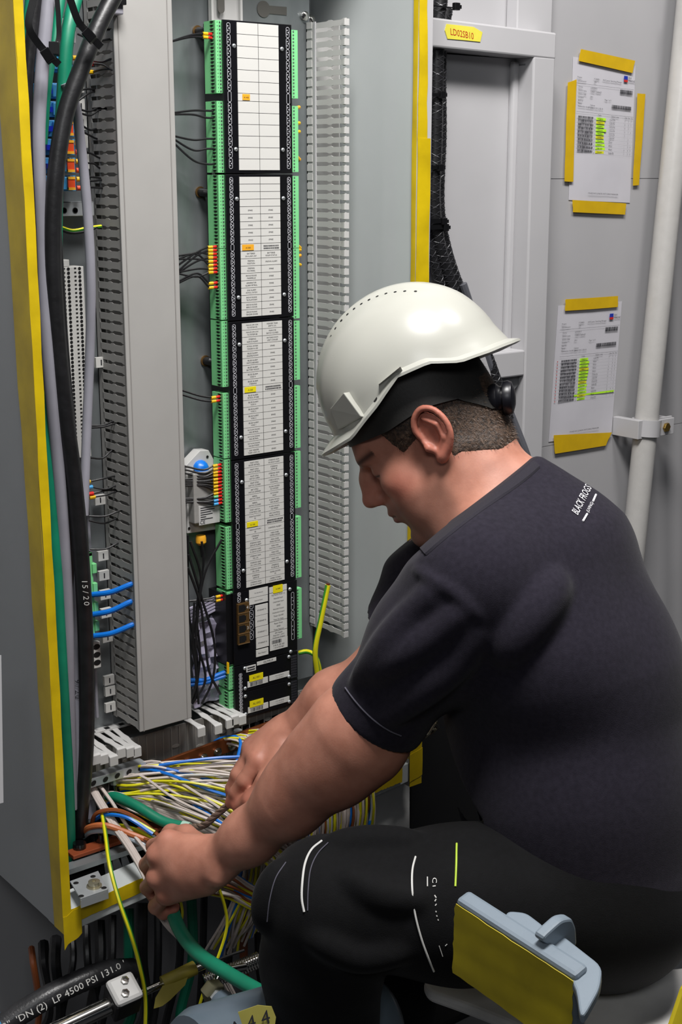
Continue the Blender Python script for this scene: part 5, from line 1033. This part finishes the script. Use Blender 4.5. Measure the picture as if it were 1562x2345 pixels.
head.chain([H(.094, 0, .024), H(.105, 0, .008), H(.117, 0, -.014)], [.0085, .0085, .0095], .012)
head.ell(H(.101, 0, -.006), (.017, .0115, .026), HA, .010)
head.ell(H(.101, 0, -.021), (.016, .0135, .0085), HA, .008)
head.ell(H(.1185, 0, -.0185), (.0105, .0110, .0095), HA, .006)
sym(lambda s_: head.ell(H(.106, s_*.0125, -.0225), (.0115, .0072, .0085), HA, .006))
sym(lambda s_: head.ell(H(.109, s_*.007, -.031), (.006, .0035, .004), HA, .003, 's'))
head.ell(H(.0995, 0, -.0475), (.0085, .023, .0062), HA, .006)
head.ell(H(.0975, 0, -.0590), (.0085, .020, .0068), HA, .006)
head.chain([H(.098, .026, -.0535), H(.110, 0, -.0528), H(.098, -.026, -.0535)], [.0016, .0020, .0016], .003, 's')
head.ell(H(.1, 0, -.073), (.008, .018, .006), HA, .012, 's')
# neck and throat
NB = dep(1092, 1143, 1.772); e1 = .796*RT+.605*UP; nax = -.605*RT+.796*UP
neck = SDF()
neck.cap(H(-.035, 0, -.010), NB+e1*.012-nax*.03, .058, .064, .03)
neck.cap(H(.015, 0, -.06), NB-e1*.03-nax*.03, .040, .05, .03)
sym(lambda s_: neck.cap(H(-.022, s_*.058, -.03), NB-e1*.035+HL*s_*.026-nax*.02, .013, .013, .018))
neck.cap(NB+e1*.02-nax*.03, dep(1215, 1140, 1.765), .045, .045, .03)
hn = list(head.P)+list(neck.P)
ear = SDF()
def ears(s_):
    q = math.radians(24); ax = np.array([HF*math.cos(q)+s_*HL*-math.sin(q)*-1*-1, s_*HL, HU]); ex = HF*math.cos(q)-s_*HL*math.sin(q); ey = s_*HL*math.cos(q)+HF*math.sin(q); EA = np.array([ex, ey, HU])
    E = lambda x, y, z: H(x, s_*y, z)
    ear.ell(E(-.013, .079, .010), (.020, .0050, .031), EA, .006)
    ear.chain(list(spline([E(.003, .077, .008), E(.005, .080, .026), E(-.004, .084, .040), E(-.018, .088, .0445), E(-.030, .092, .036), E(-.036, .0945, .018), E(-.033, .0925, .000), E(-.022, .087, -.013), E(-.010, .082, -.020)], 26)), list(np.interp(np.linspace(0, 8, 26), range(9), [.0028, .0033, .0034, .0034, .0034, .0034, .0034, .0042, .0056])), .0035)
    ear.ell(E(-.005, .081, -.021), (.008, .005, .008), EA, .006)
    ear.ell(E(-.010, .090, .004), (.0105, .0095, .0135), EA, .004, 's')
    ear.ell(E(-.016, .0945, .032), (.012, .0055, .007), EA, .004, 's')
    ear.chain([E(-.012, .084, .033), E(-.0235, .0895, .018), E(-.022, .0875, .000), E(-.012, .083, -.010)], [.0026, .0032, .003, .0032], .004)
    ear.chain([E(.004, .079, .006), E(.0025, .081, -.002), E(-.003, .081, -.010)], [.003, .0042, .0034], .005)
ears(1); ears(-1)
# arms and hands
arms = SDF()
SHL, SHR = dep(1085, 1330, 1.60), dep(1010, 1290, 1.95)
elL, wrL = dep(812, 1688, 1.70), dep(492, 1974, 1.835)
arms.chain([SHL, dep(970, 1510, 1.645), dep(850, 1650, 1.69)], [.050, .050, .0485], .02)
arms.chain([dep(850, 1650, 1.69), elL, dep(746, 1758, 1.725), dep(664, 1836, 1.755), dep(572, 1916, 1.80), wrL], [.046, .049, .0465, .0395, .0305, .0265], .035)
arms.cap(dep(850, 1725, 1.695), dep(790, 1760, 1.70), .022, .024, .05)      # elbow point
arms.cap(dep(790, 1665, 1.685), dep(680, 1780, 1.735), .026, .020, .05)      # brachioradialis
arms.cap(dep(500, 2012, 1.808), dep(507, 1998, 1.808), .009, .009, .016)       # wrist bone
wd = (dep(420, 1985, 1.86)-wrL); wd /= np.linalg.norm(wd)
arms.cap(wrL, dep(432, 1985, 1.852), .030, .031, .02)
KN = [(383, 1925, 1.862), (357, 1958, 1.862), (357, 2010, 1.866), (380, 2048, 1.872)]
for (x, y, d), w0 in zip(KN, ((462, 1950), (455, 1972), (458, 1995), (468, 2015))):
    arms.cap(dep(*w0, 1.842), dep(x+6, y, d), .020, .0145, .018); arms.ell(dep(x, y, d-.002), (.0125, .0125, .0125), None, .008)
for pts in ([KN[0], (352, 1938, 1.903), (366, 1972, 1.925), (392, 1976, 1.915)], [KN[1], (336, 1980, 1.905), (352, 2012, 1.928), (382, 2010, 1.918)], [KN[2], (338, 2032, 1.91), (356, 2056, 1.928), (386, 2046, 1.915)], [KN[3], (357, 2076, 1.905), (374, 2090, 1.918), (398, 2078, 1.91)]):
    arms.chain([dep(*p) for p in pts], [.0118, .0105, .0095, .0085], .004)
arms.chain([dep(466, 1945, 1.862), dep(425, 1912, 1.895), dep(392, 1908, 1.918), dep(368, 1925, 1.93)], [.018, .0135, .0115, .009], .008)
# right arm and hand (further from the camera)
arms.chain([SHR, dep(880, 1555, 1.89), dep(770, 1606, 1.91), dep(668, 1682, 1.94)], [.050, .048, .043, .0285], .02)
rk = [(592, 1742, 1.912), (580, 1728, 1.932), (578, 1716, 1.952), (584, 1708, 1.968)]
for x, y, d in rk: arms.cap(dep(655, 1692, 1.94), dep(x, y, d), .023, .0140, .02)
for pts, rr in (([rk[0], (560, 1788, 1.912), (541, 1815, 1.922), (529, 1838, 1.934)], [.0130, .0112, .0098, .0088]), ([rk[1], (546, 1774, 1.935), (532, 1806, 1.945), (531, 1832, 1.95)], [.012, .0112, .0098, .0085]), ([rk[2], (552, 1762, 1.958), (545, 1800, 1.968), (566, 1816, 1.962)], [.0115, .0105, .0095, .0085]), ([rk[3], (562, 1752, 1.978), (556, 1784, 1.985), (576, 1796, 1.978)], [.010, .009, .0085, .008])):
    arms.chain([dep(*p) for p in pts], rr, .004)
arms.chain([dep(648, 1722, 1.915), dep(612, 1790, 1.89), dep(578, 1832, 1.898), dep(546, 1846, 1.922)], [.020, .0148, .0122, .0098], .008)
# hidden core that keeps the body one surface
core = SDF()
core.chain([NB-nax*.03, dep(1200, 1300, 1.77), dep(1330, 2000, 1.74)], [.05, .07, .07], .03)
core.cap(dep(1150, 1230, 1.76), SHL, .05, .045, .03); core.cap(dep(1150, 1230, 1.78), SHR, .05, .045, .03)
core.chain([dep(1330, 2000, 1.72), dep(1290, 2060, 1.66), dep(755, 2070, 1.62), dep(752, 2420, 1.70)], [.07, .06, .045, .04], .03)
core.chain([dep(1330, 2000, 1.76), dep(1300, 2025, 1.84), dep(900, 2055, 1.94), dep(880, 2420, 1.98)], [.07, .06, .045, .04], .03)
body.P = hn+ear.P+arms.P+core.P
M_skin = mat('skin', '#ad7460', .5, var=.07, scale=38, bump=.12, bscale=420, hex2='#b9816d', sss=.12, spec=.4)
nt_ = M_skin.node_tree; bs_ = nt_.nodes['Principled BSDF']; lk = bs_.inputs['Base Color'].links[0].from_socket
def over(attr, hexc, prev, fac=1.0):
    a = nt_.nodes.new('ShaderNodeAttribute'); a.attribute_name = attr; mx = nt_.nodes.new('ShaderNodeMix'); mx.data_type = 'RGBA'; ml = nt_.nodes.new('ShaderNodeMath'); ml.operation = 'MULTIPLY'; ml.inputs[1].default_value = fac
    nt_.links.new(a.outputs['Fac'], ml.inputs[0]); nt_.links.new(ml.outputs[0], mx.inputs[0]); nt_.links.new(prev, mx.inputs[6]); mx.inputs[7].default_value = lin(hexc); return mx.outputs[2]
c_ = over('ruddy', '#c25a4c', lk, .55); c_ = over('stubble', '#5e463e', c_, .55); c_ = over('dark_line', '#1d1412', c_, 1.0); c_ = over('lips', '#a85a54', c_, .6); nt_.links.new(c_, bs_.inputs['Base Color'])
person = thing('person', dep(1150, 2380, 1.7), 'man in white hard hat and black T-shirt, sitting bent forward and gripping cables', 'person')
V, Q = body.mesh(dep(1700, 2500, 2.0)*0+np.array([.70, .80, .35]), np.array([1.62, 1.66, 1.42]), .0019)
ob = sdf_object('body', V, Q, M_skin, person)
Lc = loc(V); x, y, z = Lc.T; ss = lambda a, b, v: np.clip((v-a)/(b-a), 0, 1)**2*(3-2*np.clip((v-a)/(b-a), 0, 1))
near_head = (np.abs(x) < .16) & (np.abs(z) < .2) & (np.abs(y) < .12)
ear_m = ss(.073, .082, np.abs(y))*((x < .012) & (x > -.045) & (z > -.035) & (z < .055))
knuck = np.zeros(len(V))
for p in KN+rk: knuck = np.maximum(knuck, np.exp(-(np.linalg.norm(V-dep(*p), axis=1)/.013)**2))
tips = np.zeros(len(V))
for p in ((529, 1838, 1.934), (546, 1846, 1.922), (578, 1832, 1.898), (398, 2078, 1.91)): tips = np.maximum(tips, np.exp(-(np.linalg.norm(V-dep(*p), axis=1)/.016)**2))
nose = np.exp(-(((x-.115)/.018)**2+((z+.018)/.016)**2+(y/.02)**2)); cheek = np.exp(-(((x-.062)/.026)**2+((z+.022)/.022)**2))*.5
point_attr(ob, 'ruddy', near_head*np.clip(.55*ear_m+.6*nose+cheek, 0, 1)+.5*knuck+.8*tips)
jaw = ss(.0, .02, x+.02*0)*ss(-.028, -.05, z)*near_head*(1-ss(.088, .1, x)*ss(-.062, -.045, z)*.4)
side = np.exp(-((x-.022)/.014)**2)*ss(-.06, -.02, -z-.02+.0)*0
point_attr(ob, 'stubble', np.clip(jaw*.8+ss(-.032, -.040, z)*ss(.085, .1, x)*near_head*.3, 0, 1))
lash = np.exp(-((z-.0045+.25*(np.abs(y)-.033)**2/.03)/.0016)**2)*(np.abs(np.abs(y)-.034) < .015)*(x > .078)*near_head
nostril = np.exp(-(((x-.109)/.005)**2+((np.abs(y)-.007)/.0035)**2+((z+.031)/.003)**2)); mouth = np.exp(-((z+.0533)/.0012)**2)*(np.abs(y) < .026)*(x > .085)*near_head*.8
brow = np.exp(-((z-.029-.10*(np.abs(y)-.02))/.0048)**2)*(np.abs(np.abs(y)-.034) < .021)*(x > .07)*near_head*.85
point_attr(ob, 'dark_line', np.clip(lash+nostril+mouth+brow, 0, 1))
point_attr(ob, 'lips', (np.exp(-((z+.0485)/.0042)**2)+np.exp(-((z+.0585)/.0048)**2))*(np.abs(y) < .022)*(x > .09)*near_head*.8)
# ---------------------------------------------------------------- hair
hr = SDF(); hr.P = list(hn)
hair = SDF()
def hair_mask(q):
    x, y, z = q.T; xb = np.clip(-x-.03, 0, 1)
    nape = np.maximum(-.030-.62*np.clip(xb, 0, .04)-z, x+.016)
    front = np.maximum(x-(.040+.32*(z-.02)), .010+.25*(.03-x)-z)
    above = np.maximum(.022-z, x-(.040+.32*(z-.02)))
    return np.minimum(np.minimum(nape, front), above)
def hair_f(p):
    q = loc(p); m = hair_mask(q); x, y, z = q.T; n = .0007*np.sin(x*900+y*400)*np.sin(z*850+x*300)
    return np.maximum(hr(p)-.0040*np.clip(-m/.016, 0, 1)**.7+.0006+n, m)
hair.func(hair_f, .002, 'u')
hair.func(lambda p: loc(p)[:, 2]-.10, .004, 'i')
Vh, Qh = hair.mesh(HO-.16, HO+.16, .0021)
M_hair = mat('hair', '#1d1612', .6, var=.4, scale=260, bump=.9, bscale=520, hex2='#4a392d')
sdf_object('hair', Vh, Qh, M_hair, person)
# short strands over the nape and temples
b = MB(); Rh = np.random.default_rng(4); sel = Rh.choice(len(Vh), min(len(Vh), 11000), replace=False); Cn = HO
SV = []; SF = []
for i in sel:
    p = Vh[i]; l = loc(p[None])[0]
    if l[2] > .075 or abs(l[1]) < .0: continue
    nrm_ = (p-H(-.02, 0, .02)); nrm_ /= np.linalg.norm(nrm_); dr = -HU*.8-HF*.25+nrm_*.25+Rh.normal(0, .25, 3); dr /= np.linalg.norm(dr); s_ = np.cross(dr, nrm_); s_ /= np.linalg.norm(s_)+1e-9
    L_ = .003+.004*Rh.random(); k = len(SV); SV += [p-s_*.00035-nrm_*.001, p+s_*.00035-nrm_*.001, p+dr*L_+nrm_*.0004]; SF.append((k, k+1, k+2))
b.add(SV, SF); b.build('hair_strands', mat('hair_strand', '#241a14', .5, var=.4, scale=160, hex2='#66503f'), person, kind='stuff')
# ---------------------------------------------------------------- clothing
shirt = SDF()
TD = dep(1300, 1600, 1.745); fl = (FW, 1.22)
shirt.chain([NB+e1*.018-nax*.012, dep(1232, 1300, 1.745), dep(1283, 1540, 1.745), dep(1308, 1800, 1.745), dep(1335, 1965, 1.745)], [.068, .120, .148, .150, .145], .03, flat=fl)
for S_, n_ in ((SHL, NB-FW*.04), (SHR, NB+FW*.04)): shirt.cap(n_+e1*.03-nax*.03, S_, .062, .070, .035)
shirt.cap(dep(1180, 1330, 1.64), dep(1240, 1500, 1.62), .08, .08, .05)
shirt.chain([SHL, dep(985, 1468, 1.635), dep(858, 1640, 1.69), dep(800, 1712, 1.71)], [.0745, .0675, .0560, .053], .035)
shirt.chain([SHR, dep(905, 1500, 1.90), dep(840, 1585, 1.895)], [.07, .062, .055], .03)
hem_n = dep(800, 1712, 1.71)-dep(985, 1468, 1.635); hem_n /= np.linalg.norm(hem_n)
hc = dep(856, 1640, 1.685)
dN = lambda p: np.where((p-NB)@RT < -.0, (p-hc)@hem_n, -1.0)
shirt.func(dN, .003, 'i')
shirt.plane(NB+nax*.001, nax, .008)
base_P = list(shirt.P)
def ridge(pts, r, up=0.0, k=.018, op='u', tgt=shirt, lift=.0):
    tr = SDF(); tr.P = base_P; Q_ = []
    P3 = spline([(x, y, 0) for x, y in pts], 14)
    for x, y, _z in P3:
        p = tr.trace(x, y)
        if p is not None: Q_.append(p-ray(x, y)/np.linalg.norm(ray(x, y))*lift)
    rs = [r*(.35+.65*math.sin(math.pi*(i+.5)/len(Q_))) for i in range(len(Q_))]; tgt.chain(Q_, rs, k, op)
# folds seen on sleeve and flank
ridge([(1275, 1335), (1240, 1385), (1200, 1440), (1160, 1495)], .0065, lift=-.003, k=.03)
ridge([(1060, 1400), (1000, 1450), (930, 1495), (850, 1545)], .009, lift=-.005, k=.022)
ridge([(1090, 1450), (1040, 1520), (960, 1590), (890, 1640)], .010, lift=-.005, k=.022)
ridge([(1000, 1350), (930, 1420), (870, 1490), (820, 1560)], .008, lift=-.005, k=.02)
ridge([(952, 1304), (990, 1326), (1045, 1360), (1104, 1418)], .0050, k=.008, lift=-.003)
nz = lambda p: .0013*np.sin(p@np.array([31., 17, 23]))*np.sin(p@np.array([-19., 37, 11]))
M_shirt = mat('shirt_cotton', '#211e28', .92, var=.10, scale=160, bump=.35, bscale=900, hex2='#25222c', sheen=.06, spec=.15)
Vs, Qs = biggest(*shirt.mesh(np.array([.80, .72, .48]), np.array([1.62, 1.62, 1.32]), .0036))
osh = sdf_object('t_shirt', Vs, Qs, M_shirt, person)
bv_s = BVHTree.FromPolygons([Vector(v) for v in Vs], Qs.tolist())
def hit(bv, x, y, off=.0008):
    r = ray(x, y); h = bv.ray_cast(Vector(CAM), Vector(r/np.linalg.norm(r)))
    if h[0] is None: return None
    return np.array(h[0])+np.array(h[1])*off*(1 if np.dot(np.array(h[1]), r) < 0 else -1)
# ribbed collar and sleeve hem
nv_ = -FW*.985-nax*.12
G = []; cl_ = spline([(x, y, 0) for x, y in [(1219, 1052), (1196, 1073), (1165, 1097), (1130, 1121), (1090, 1148), (1052, 1176), (1015, 1205), (985, 1230), (960, 1252)]], 46)
for i, (x, y, _z) in enumerate(cl_):
    row = []
    for k, (dd, of) in enumerate(((0, -.001), (1, .0022), (9, .0026), (18, .0024), (21, .0004))):
        p = hit(bv_s, x+dd*.70+3, y+dd*.72+5, of)
        if p is not None: row.append(p)
    if len(row) == 5: G.append(row)
mb = MB(); mb.sheet(G); mb.build('collar', mat('collar_rib', '#1f1c26', .95, var=.12, scale=400, bump=.4, bscale=900), person)
st_ = MB()
pts = [hit(bv_s, x, y, .0012) for x, y in [(792, 1575), (812, 1602), (835, 1628), (862, 1652), (892, 1672), (918, 1684)]]
pts = [p for p in pts if p is not None]
if len(pts) > 2: st_.tube(spline(pts, 30), .0011, 5)
st_.build('hem_stitch', mat('stitch_grey', '#55535f', .8), person)
# white print on the back of the shoulder
def proj_text(body_, cx, cy, ux, uy, size, bv, name, m, sx=1.0):
    V_, F_ = text_mesh(body_); V_ = V_*size; V_[:, 0] = (V_[:, 0]-V_[:, 0].max()/2)*sx; out = []; ux = np.array(ux)/np.linalg.norm(ux); uy = np.array(uy)/np.linalg.norm(uy)
    for v in V_:
        tx_, ty_ = cx+v[0]*ux[0]+v[1]*uy[0], cy+v[0]*ux[1]+v[1]*uy[1]; p = hit(bv, tx_, ty_, .0012); kk = 0
        while p is None and kk < 30: kk += 1; tx_ -= 1.5; ty_ += 1.0; p = hit(bv, tx_, ty_, .0012)
        if p is None: return None
        out.append(p)
    return np.array(out), F_
b = MB()
for body_, cx, cy, sz, sx in (('BLACK FROGS', 1332, 1146, 26, .42), ('(LIVING)', 1350, 1163, 11, .6)):
    r_ = proj_text(body_, cx, cy, (34, -67), (-30, -22), sz, bv_s, '', None, sx)
    if r_: b.add(r_[0], r_[1])
for pts in ([(1334, 1195), (1344, 1178)], [(1357, 1150), (1364, 1134)]):
    P = [hit(bv_s, x, y, .001) for x, y in pts]
    if all(p is not None for p in P): b.tube(spline(P, 6), .0013, 5)
if b.v: b.build('shirt_print', mat('print_white_shirt', '#d9d8dc', .7), person)
tr = SDF()
KNn = dep(750, 2066, 1.625)
tr.chain([dep(1330, 2052, 1.66), dep(1050, 2070, 1.63), KNn], [.100, .088, .0745], .03)
tr.chain([KNn, dep(738, 2200, 1.655), dep(745, 2480, 1.72)], [.074, .072, .066], .02)
tr.chain([dep(1310, 2020, 1.83), dep(900, 2050, 1.93)], [.10, .078], .04); tr.chain([dep(900, 2050, 1.93), dep(880, 2480, 2.0)], [.076, .066], .02)
tr.chain([dep(1400, 2062, 1.69), dep(1400, 2062, 1.69)+FW*[.13, .13, 0]], [.102, .102], .04); tr.chain([dep(1345, 1930, 1.745), dep(1360, 2010, 1.745)], [.135, .12], .04, flat=(FW, 1.2))
base_P = list(tr.P)
for pts, r, lf in (([(640, 1985), (612, 2050), (604, 2120)], .006, -.003), ([(760, 1930), (850, 1925), (950, 1925)], .008, -.005), ([(800, 2010), (880, 2050), (960, 2060)], .008, -.005), ([(720, 2150), (820, 2190), (920, 2180)], .009, -.005)): ridge(pts, r, lift=lf, k=.02, tgt=tr)
Vt, Qt = tr.mesh(np.array([.72, .75, .30]), np.array([1.62, 1.62, .92]), .0042)
M_tr = mat('work_trousers', '#08080a', .85, var=.25, scale=120, bump=.35, bscale=700, sheen=.03, spec=.2)
sdf_object('trousers', Vt, Qt, M_tr, person)
bv_t = BVHTree.FromPolygons([Vector(v) for v in Vt], Qt.tolist())
M_pipe = mat('piping_white', '#d4d3d0', .6)
for nm, m, r, pts in (('piping', M_pipe, .0014, [(738, 1926), (715, 1945), (700, 1975), (693, 2020), (692, 2060), (697, 2088)]), ('piping', M_pipe, .0012, [(952, 1962), (945, 1990), (944, 2040), (950, 2090), (964, 2145), (980, 2190), (994, 2224)]), ('piping', mat('piping_lime', '#b9d63a', .6), .0012, [(1046, 1932), (1045, 1980), (1043, 2030)]), ('stitching', mat('stitch_grey', '#55535f'), .0007, [(752, 1930), (728, 1955), (712, 1990), (706, 2040), (705, 2085)]), ('stitching', mat('stitch_grey', '#55535f'), .0007, [(655, 1975), (632, 2010), (618, 2060), (612, 2110)])):
    P = [hit(bv_t, x, y, .0006) for x, y in pts]; P = [p for p in P if p is not None]
    if len(P) > 2: MB().tube(spline(P, 40), r, 6).build(nm, m, person)
b = MB()
r_ = proj_text('C', 995, 2016, (0, 1), (1, 0), 15, bv_t, '', None, 1.3)
if r_: b.add(r_[0], r_[1])
for (xa, ya), (xb, yb), w_ in [((979, 2008), (979, 2030), .0007), ((991, 2030), (998, 2029), .0008), ((995, 2050), (999, 2056), .0009), ((996, 2064), (999, 2059), .0008), ((997, 2074), (1000, 2070), .0007), ((998, 2086), (999, 2089), .0007), ((1000, 2096), (1001, 2099), .0007), ((1003, 2105), (1004, 2108), .0006), ((1006, 2166), (1014, 2190), .0005), ((1020, 2166), (1024, 2162), .0005)]:
    P = [hit(bv_t, xa, ya, .0004), hit(bv_t, (xa+xb)/2, (ya+yb)/2, .0004), hit(bv_t, xb, yb, .0004)]
    if all(p is not None for p in P): b.tube(P, w_, 5)
if b.v: b.build('leg_print', M_pipe, person)
# ---------------------------------------------------------------- hard hat
hat = thing('hard_hat', H(-.03, 0, .06), 'white hard hat with vent holes and short peak on the bent man', 'hard hat')
nphi, ns = 96, 26; PHI = np.linspace(0, 2*math.pi, nphi, endpoint=False)
def rimz(ph):
    a = abs((ph+math.pi) % (2*math.pi)-math.pi)/math.pi*180
    return np.interp(a, [0, 25, 50, 72, 90, 108, 122, 140, 160, 180], [.082, .078, .071, .085, .101, .094, .074, .066, .062, .061])
def flare(ph):
    a = abs((ph+math.pi) % (2*math.pi)-math.pi)/math.pi*180
    return np.interp(a, [0, 15, 30, 45, 60, 80, 120, 150, 180], [.029, .027, .022, .014, .008, .006, .007, .010, .012])
def dome(ph, zz, off=0.0):
    zb, h = .087, .120+off; ax_f = .127+off; ay = .107+off
    t = np.clip((zz-zb)/h, 0, 1); rr = math.sqrt(max(0, 1-t*t)) if zz > zb else 1+.05*(zb-zz)/.03
    e = 2.15; c, s_ = math.cos(ph), math.sin(ph); k = 1/((abs(c)**e+abs(s_)**e)**(1/e))
    x = -.018+ax_f*rr*k*c; y = ay*rr*k*s_
    return np.array([x, y, zz])
rows = []
for i in range(ns):
    row = []
    for ph in PHI:
        zr_ = rimz(ph); zt = .2068; a = i/(ns-1); t = math.sin(a*math.pi/2); zz = zt-(zt-zr_)*(1-math.cos(a*math.pi/2))**.92 if False else zr_+(zt-zr_)*math.cos(a*math.pi/2)
        p = dome(ph, min(zz, .2067)); cr = .0035*np.clip((.034-abs(p[1]))/.008, 0, 1)*np.clip((p[2]-.11)/.03, 0, 1); p[2] += cr; row.append(p)
    rows.append(row)
def ringrow(fn): return [fn(ph) for ph in PHI]
rows.append(ringrow(lambda ph: dome(ph, rimz(ph))+np.array([math.cos(ph), math.sin(ph)*.9, 0])*flare(ph)*.5+[0, 0, -.002-.12*flare(ph)]))
rows.append(ringrow(lambda ph: dome(ph, rimz(ph))+np.array([math.cos(ph), math.sin(ph)*.9, 0])*flare(ph)+[0, 0, -.004-.3*flare(ph)]))
rows.append(ringrow(lambda ph: dome(ph, rimz(ph))+np.array([math.cos(ph), math.sin(ph)*.9, 0])*flare(ph)+[0, 0, -.0075-.3*flare(ph)]))
rows.append(ringrow(lambda ph: dome(ph, rimz(ph), -.003)+[0, 0, -.003]))
nb = len(rows)
for i in range(1, 12): rows.append(ringrow(lambda ph: dome(ph, rimz(ph)+(.195-rimz(ph))*math.sin(i/11*math.pi/2), -.004)))
A = np.array(rows).reshape(-1, 3); Wd_ = HO+A@HA; k = len(rows)
F_ = [(i*nphi+j, (i+1)*nphi+j, (i+1)*nphi+(j+1) % nphi, i*nphi+(j+1) % nphi) for i in range(k-1) for j in range(nphi)]
M_hat = mat('hat_white', '#b0b0a8', .28, var=.015, scale=10, spec=.5)
b = MB(); b.add(Wd_, F_, [0 if f[0]//nphi < nb-1 else 1 for f in F_], True); sh = b.build('shell', [M_hat, mat('hat_inner', '#6d6c66', .6)], hat, angle=38)
bv_h = BVHTree.FromPolygons([Vector(v) for v in Wd_], F_)
for x, y in [(160, 405), (190, 355), (228, 305), (267, 265), (310, 230), (356, 198), (405, 172), (457, 150), (513, 132), (572, 122), (633, 117), (702, 118)]:
    px, py = 700+x/2.789, 620+y/2.789; r = ray(px, py+5); h = bv_h.ray_cast(Vector(CAM), Vector(r/np.linalg.norm(r)))
    if h[0] is not None: n_ = np.array(h[1]); n_ *= -np.sign(n_@r); c0 = np.array(h[0]); MB().lathe(c0-n_*.001, n_, [(.0021, 0), (.0021, .0013), (.0004, .0014)], 8).build('vent_hole', M_dark, hat)
for px, py in ((964, 849), (860, 915)):
    r = ray(px, py); h = bv_h.ray_cast(Vector(CAM), Vector(r/np.linalg.norm(r))); n_ = np.array(h[1]); n_ *= -np.sign(n_@r); MB().lathe(np.array(h[0])-n_*.001, n_, [(.0035, 0), (.0035, .0014), (.0006, .0015)], 12).build('vent_hole', M_dark, hat)
def boss(px, depth, name='accessory_slot'):
    P = []; N_ = []
    for x, y in px:
        r = ray(x, y); h = bv_h.ray_cast(Vector(CAM), Vector(r/np.linalg.norm(r)))
        kk = 0
        while h[0] is None and kk < 40: kk += 1; r = ray(x+kk*1.5, y); h = bv_h.ray_cast(Vector(CAM), Vector(r/np.linalg.norm(r)))
        if h[0] is None: return
        n_ = np.array(h[1]); n_ *= -np.sign(n_@r); P.append(np.array(h[0])); N_.append(n_)
    n_ = np.mean(N_, 0); V_ = [p-n_*.004 for p in P]+[p+N_[i]*depth[i] for i, p in enumerate(P)]; q = len(P)
    MB().add(V_, [tuple(range(q, 2*q)), tuple(range(q))[::-1]]+[(i, (i+1) % q, q+(i+1) % q, q+i) for i in range(q)]).build(name, M_hat, hat, bevel=.0012)
boss([(871, 880), (923, 850), (936, 868), (884, 905)], [.008, .009, .0045, .004])
boss([(768, 932), (799, 897), (832, 956), (782, 982)], [.009, .011, .0035, .006])
boss([(980, 795), (985, 793), (1014, 842), (1002, 848)], [.0, .0, .005, .005], 'side_rib')
# suspension, liner and ratchet knob
G = []
for ph in np.linspace(0, 2*math.pi, 73):
    a = abs((ph+math.pi) % (2*math.pi)-math.pi)/math.pi*180
    zl_ = np.interp(a, [0, 40, 70, 100, 125, 150, 180], [.058, .052, .044, .044, .030, -.004, -.016]); zt_ = np.interp(a, [0, 60, 100, 130, 180], [.085, .085, .112, .088, .075])
    G.append([np.array([-.002+(.1035-.004*(zz < .03))*math.cos(ph), (.0865)*math.sin(ph), zz]) for zz in np.linspace(zl_, zt_, 6)])
G = HO+np.array(G)@HA; MB().sheet(G).build('headband', mat('band_black', '#242321', .6, var=.1, scale=60, bump=.2, bscale=300), hat, angle=60)
kc = dep(1122, 914, 1.765); kd = RT*.97+UP*.05-FW*.22; kd /= np.linalg.norm(kd)
MB().lathe(kc, kd, [(.012, -.02), (.0175, 0), (.0195, .004), (.0195, .009), (.0165, .012), (.0150, .016), (.0215, .018), (.0225, .024), (.0205, .029), (.010, .0325), (.0005, .033)], 28).build('ratchet_knob', mat('knob_black', '#15151b', .35, var=.1), hat)
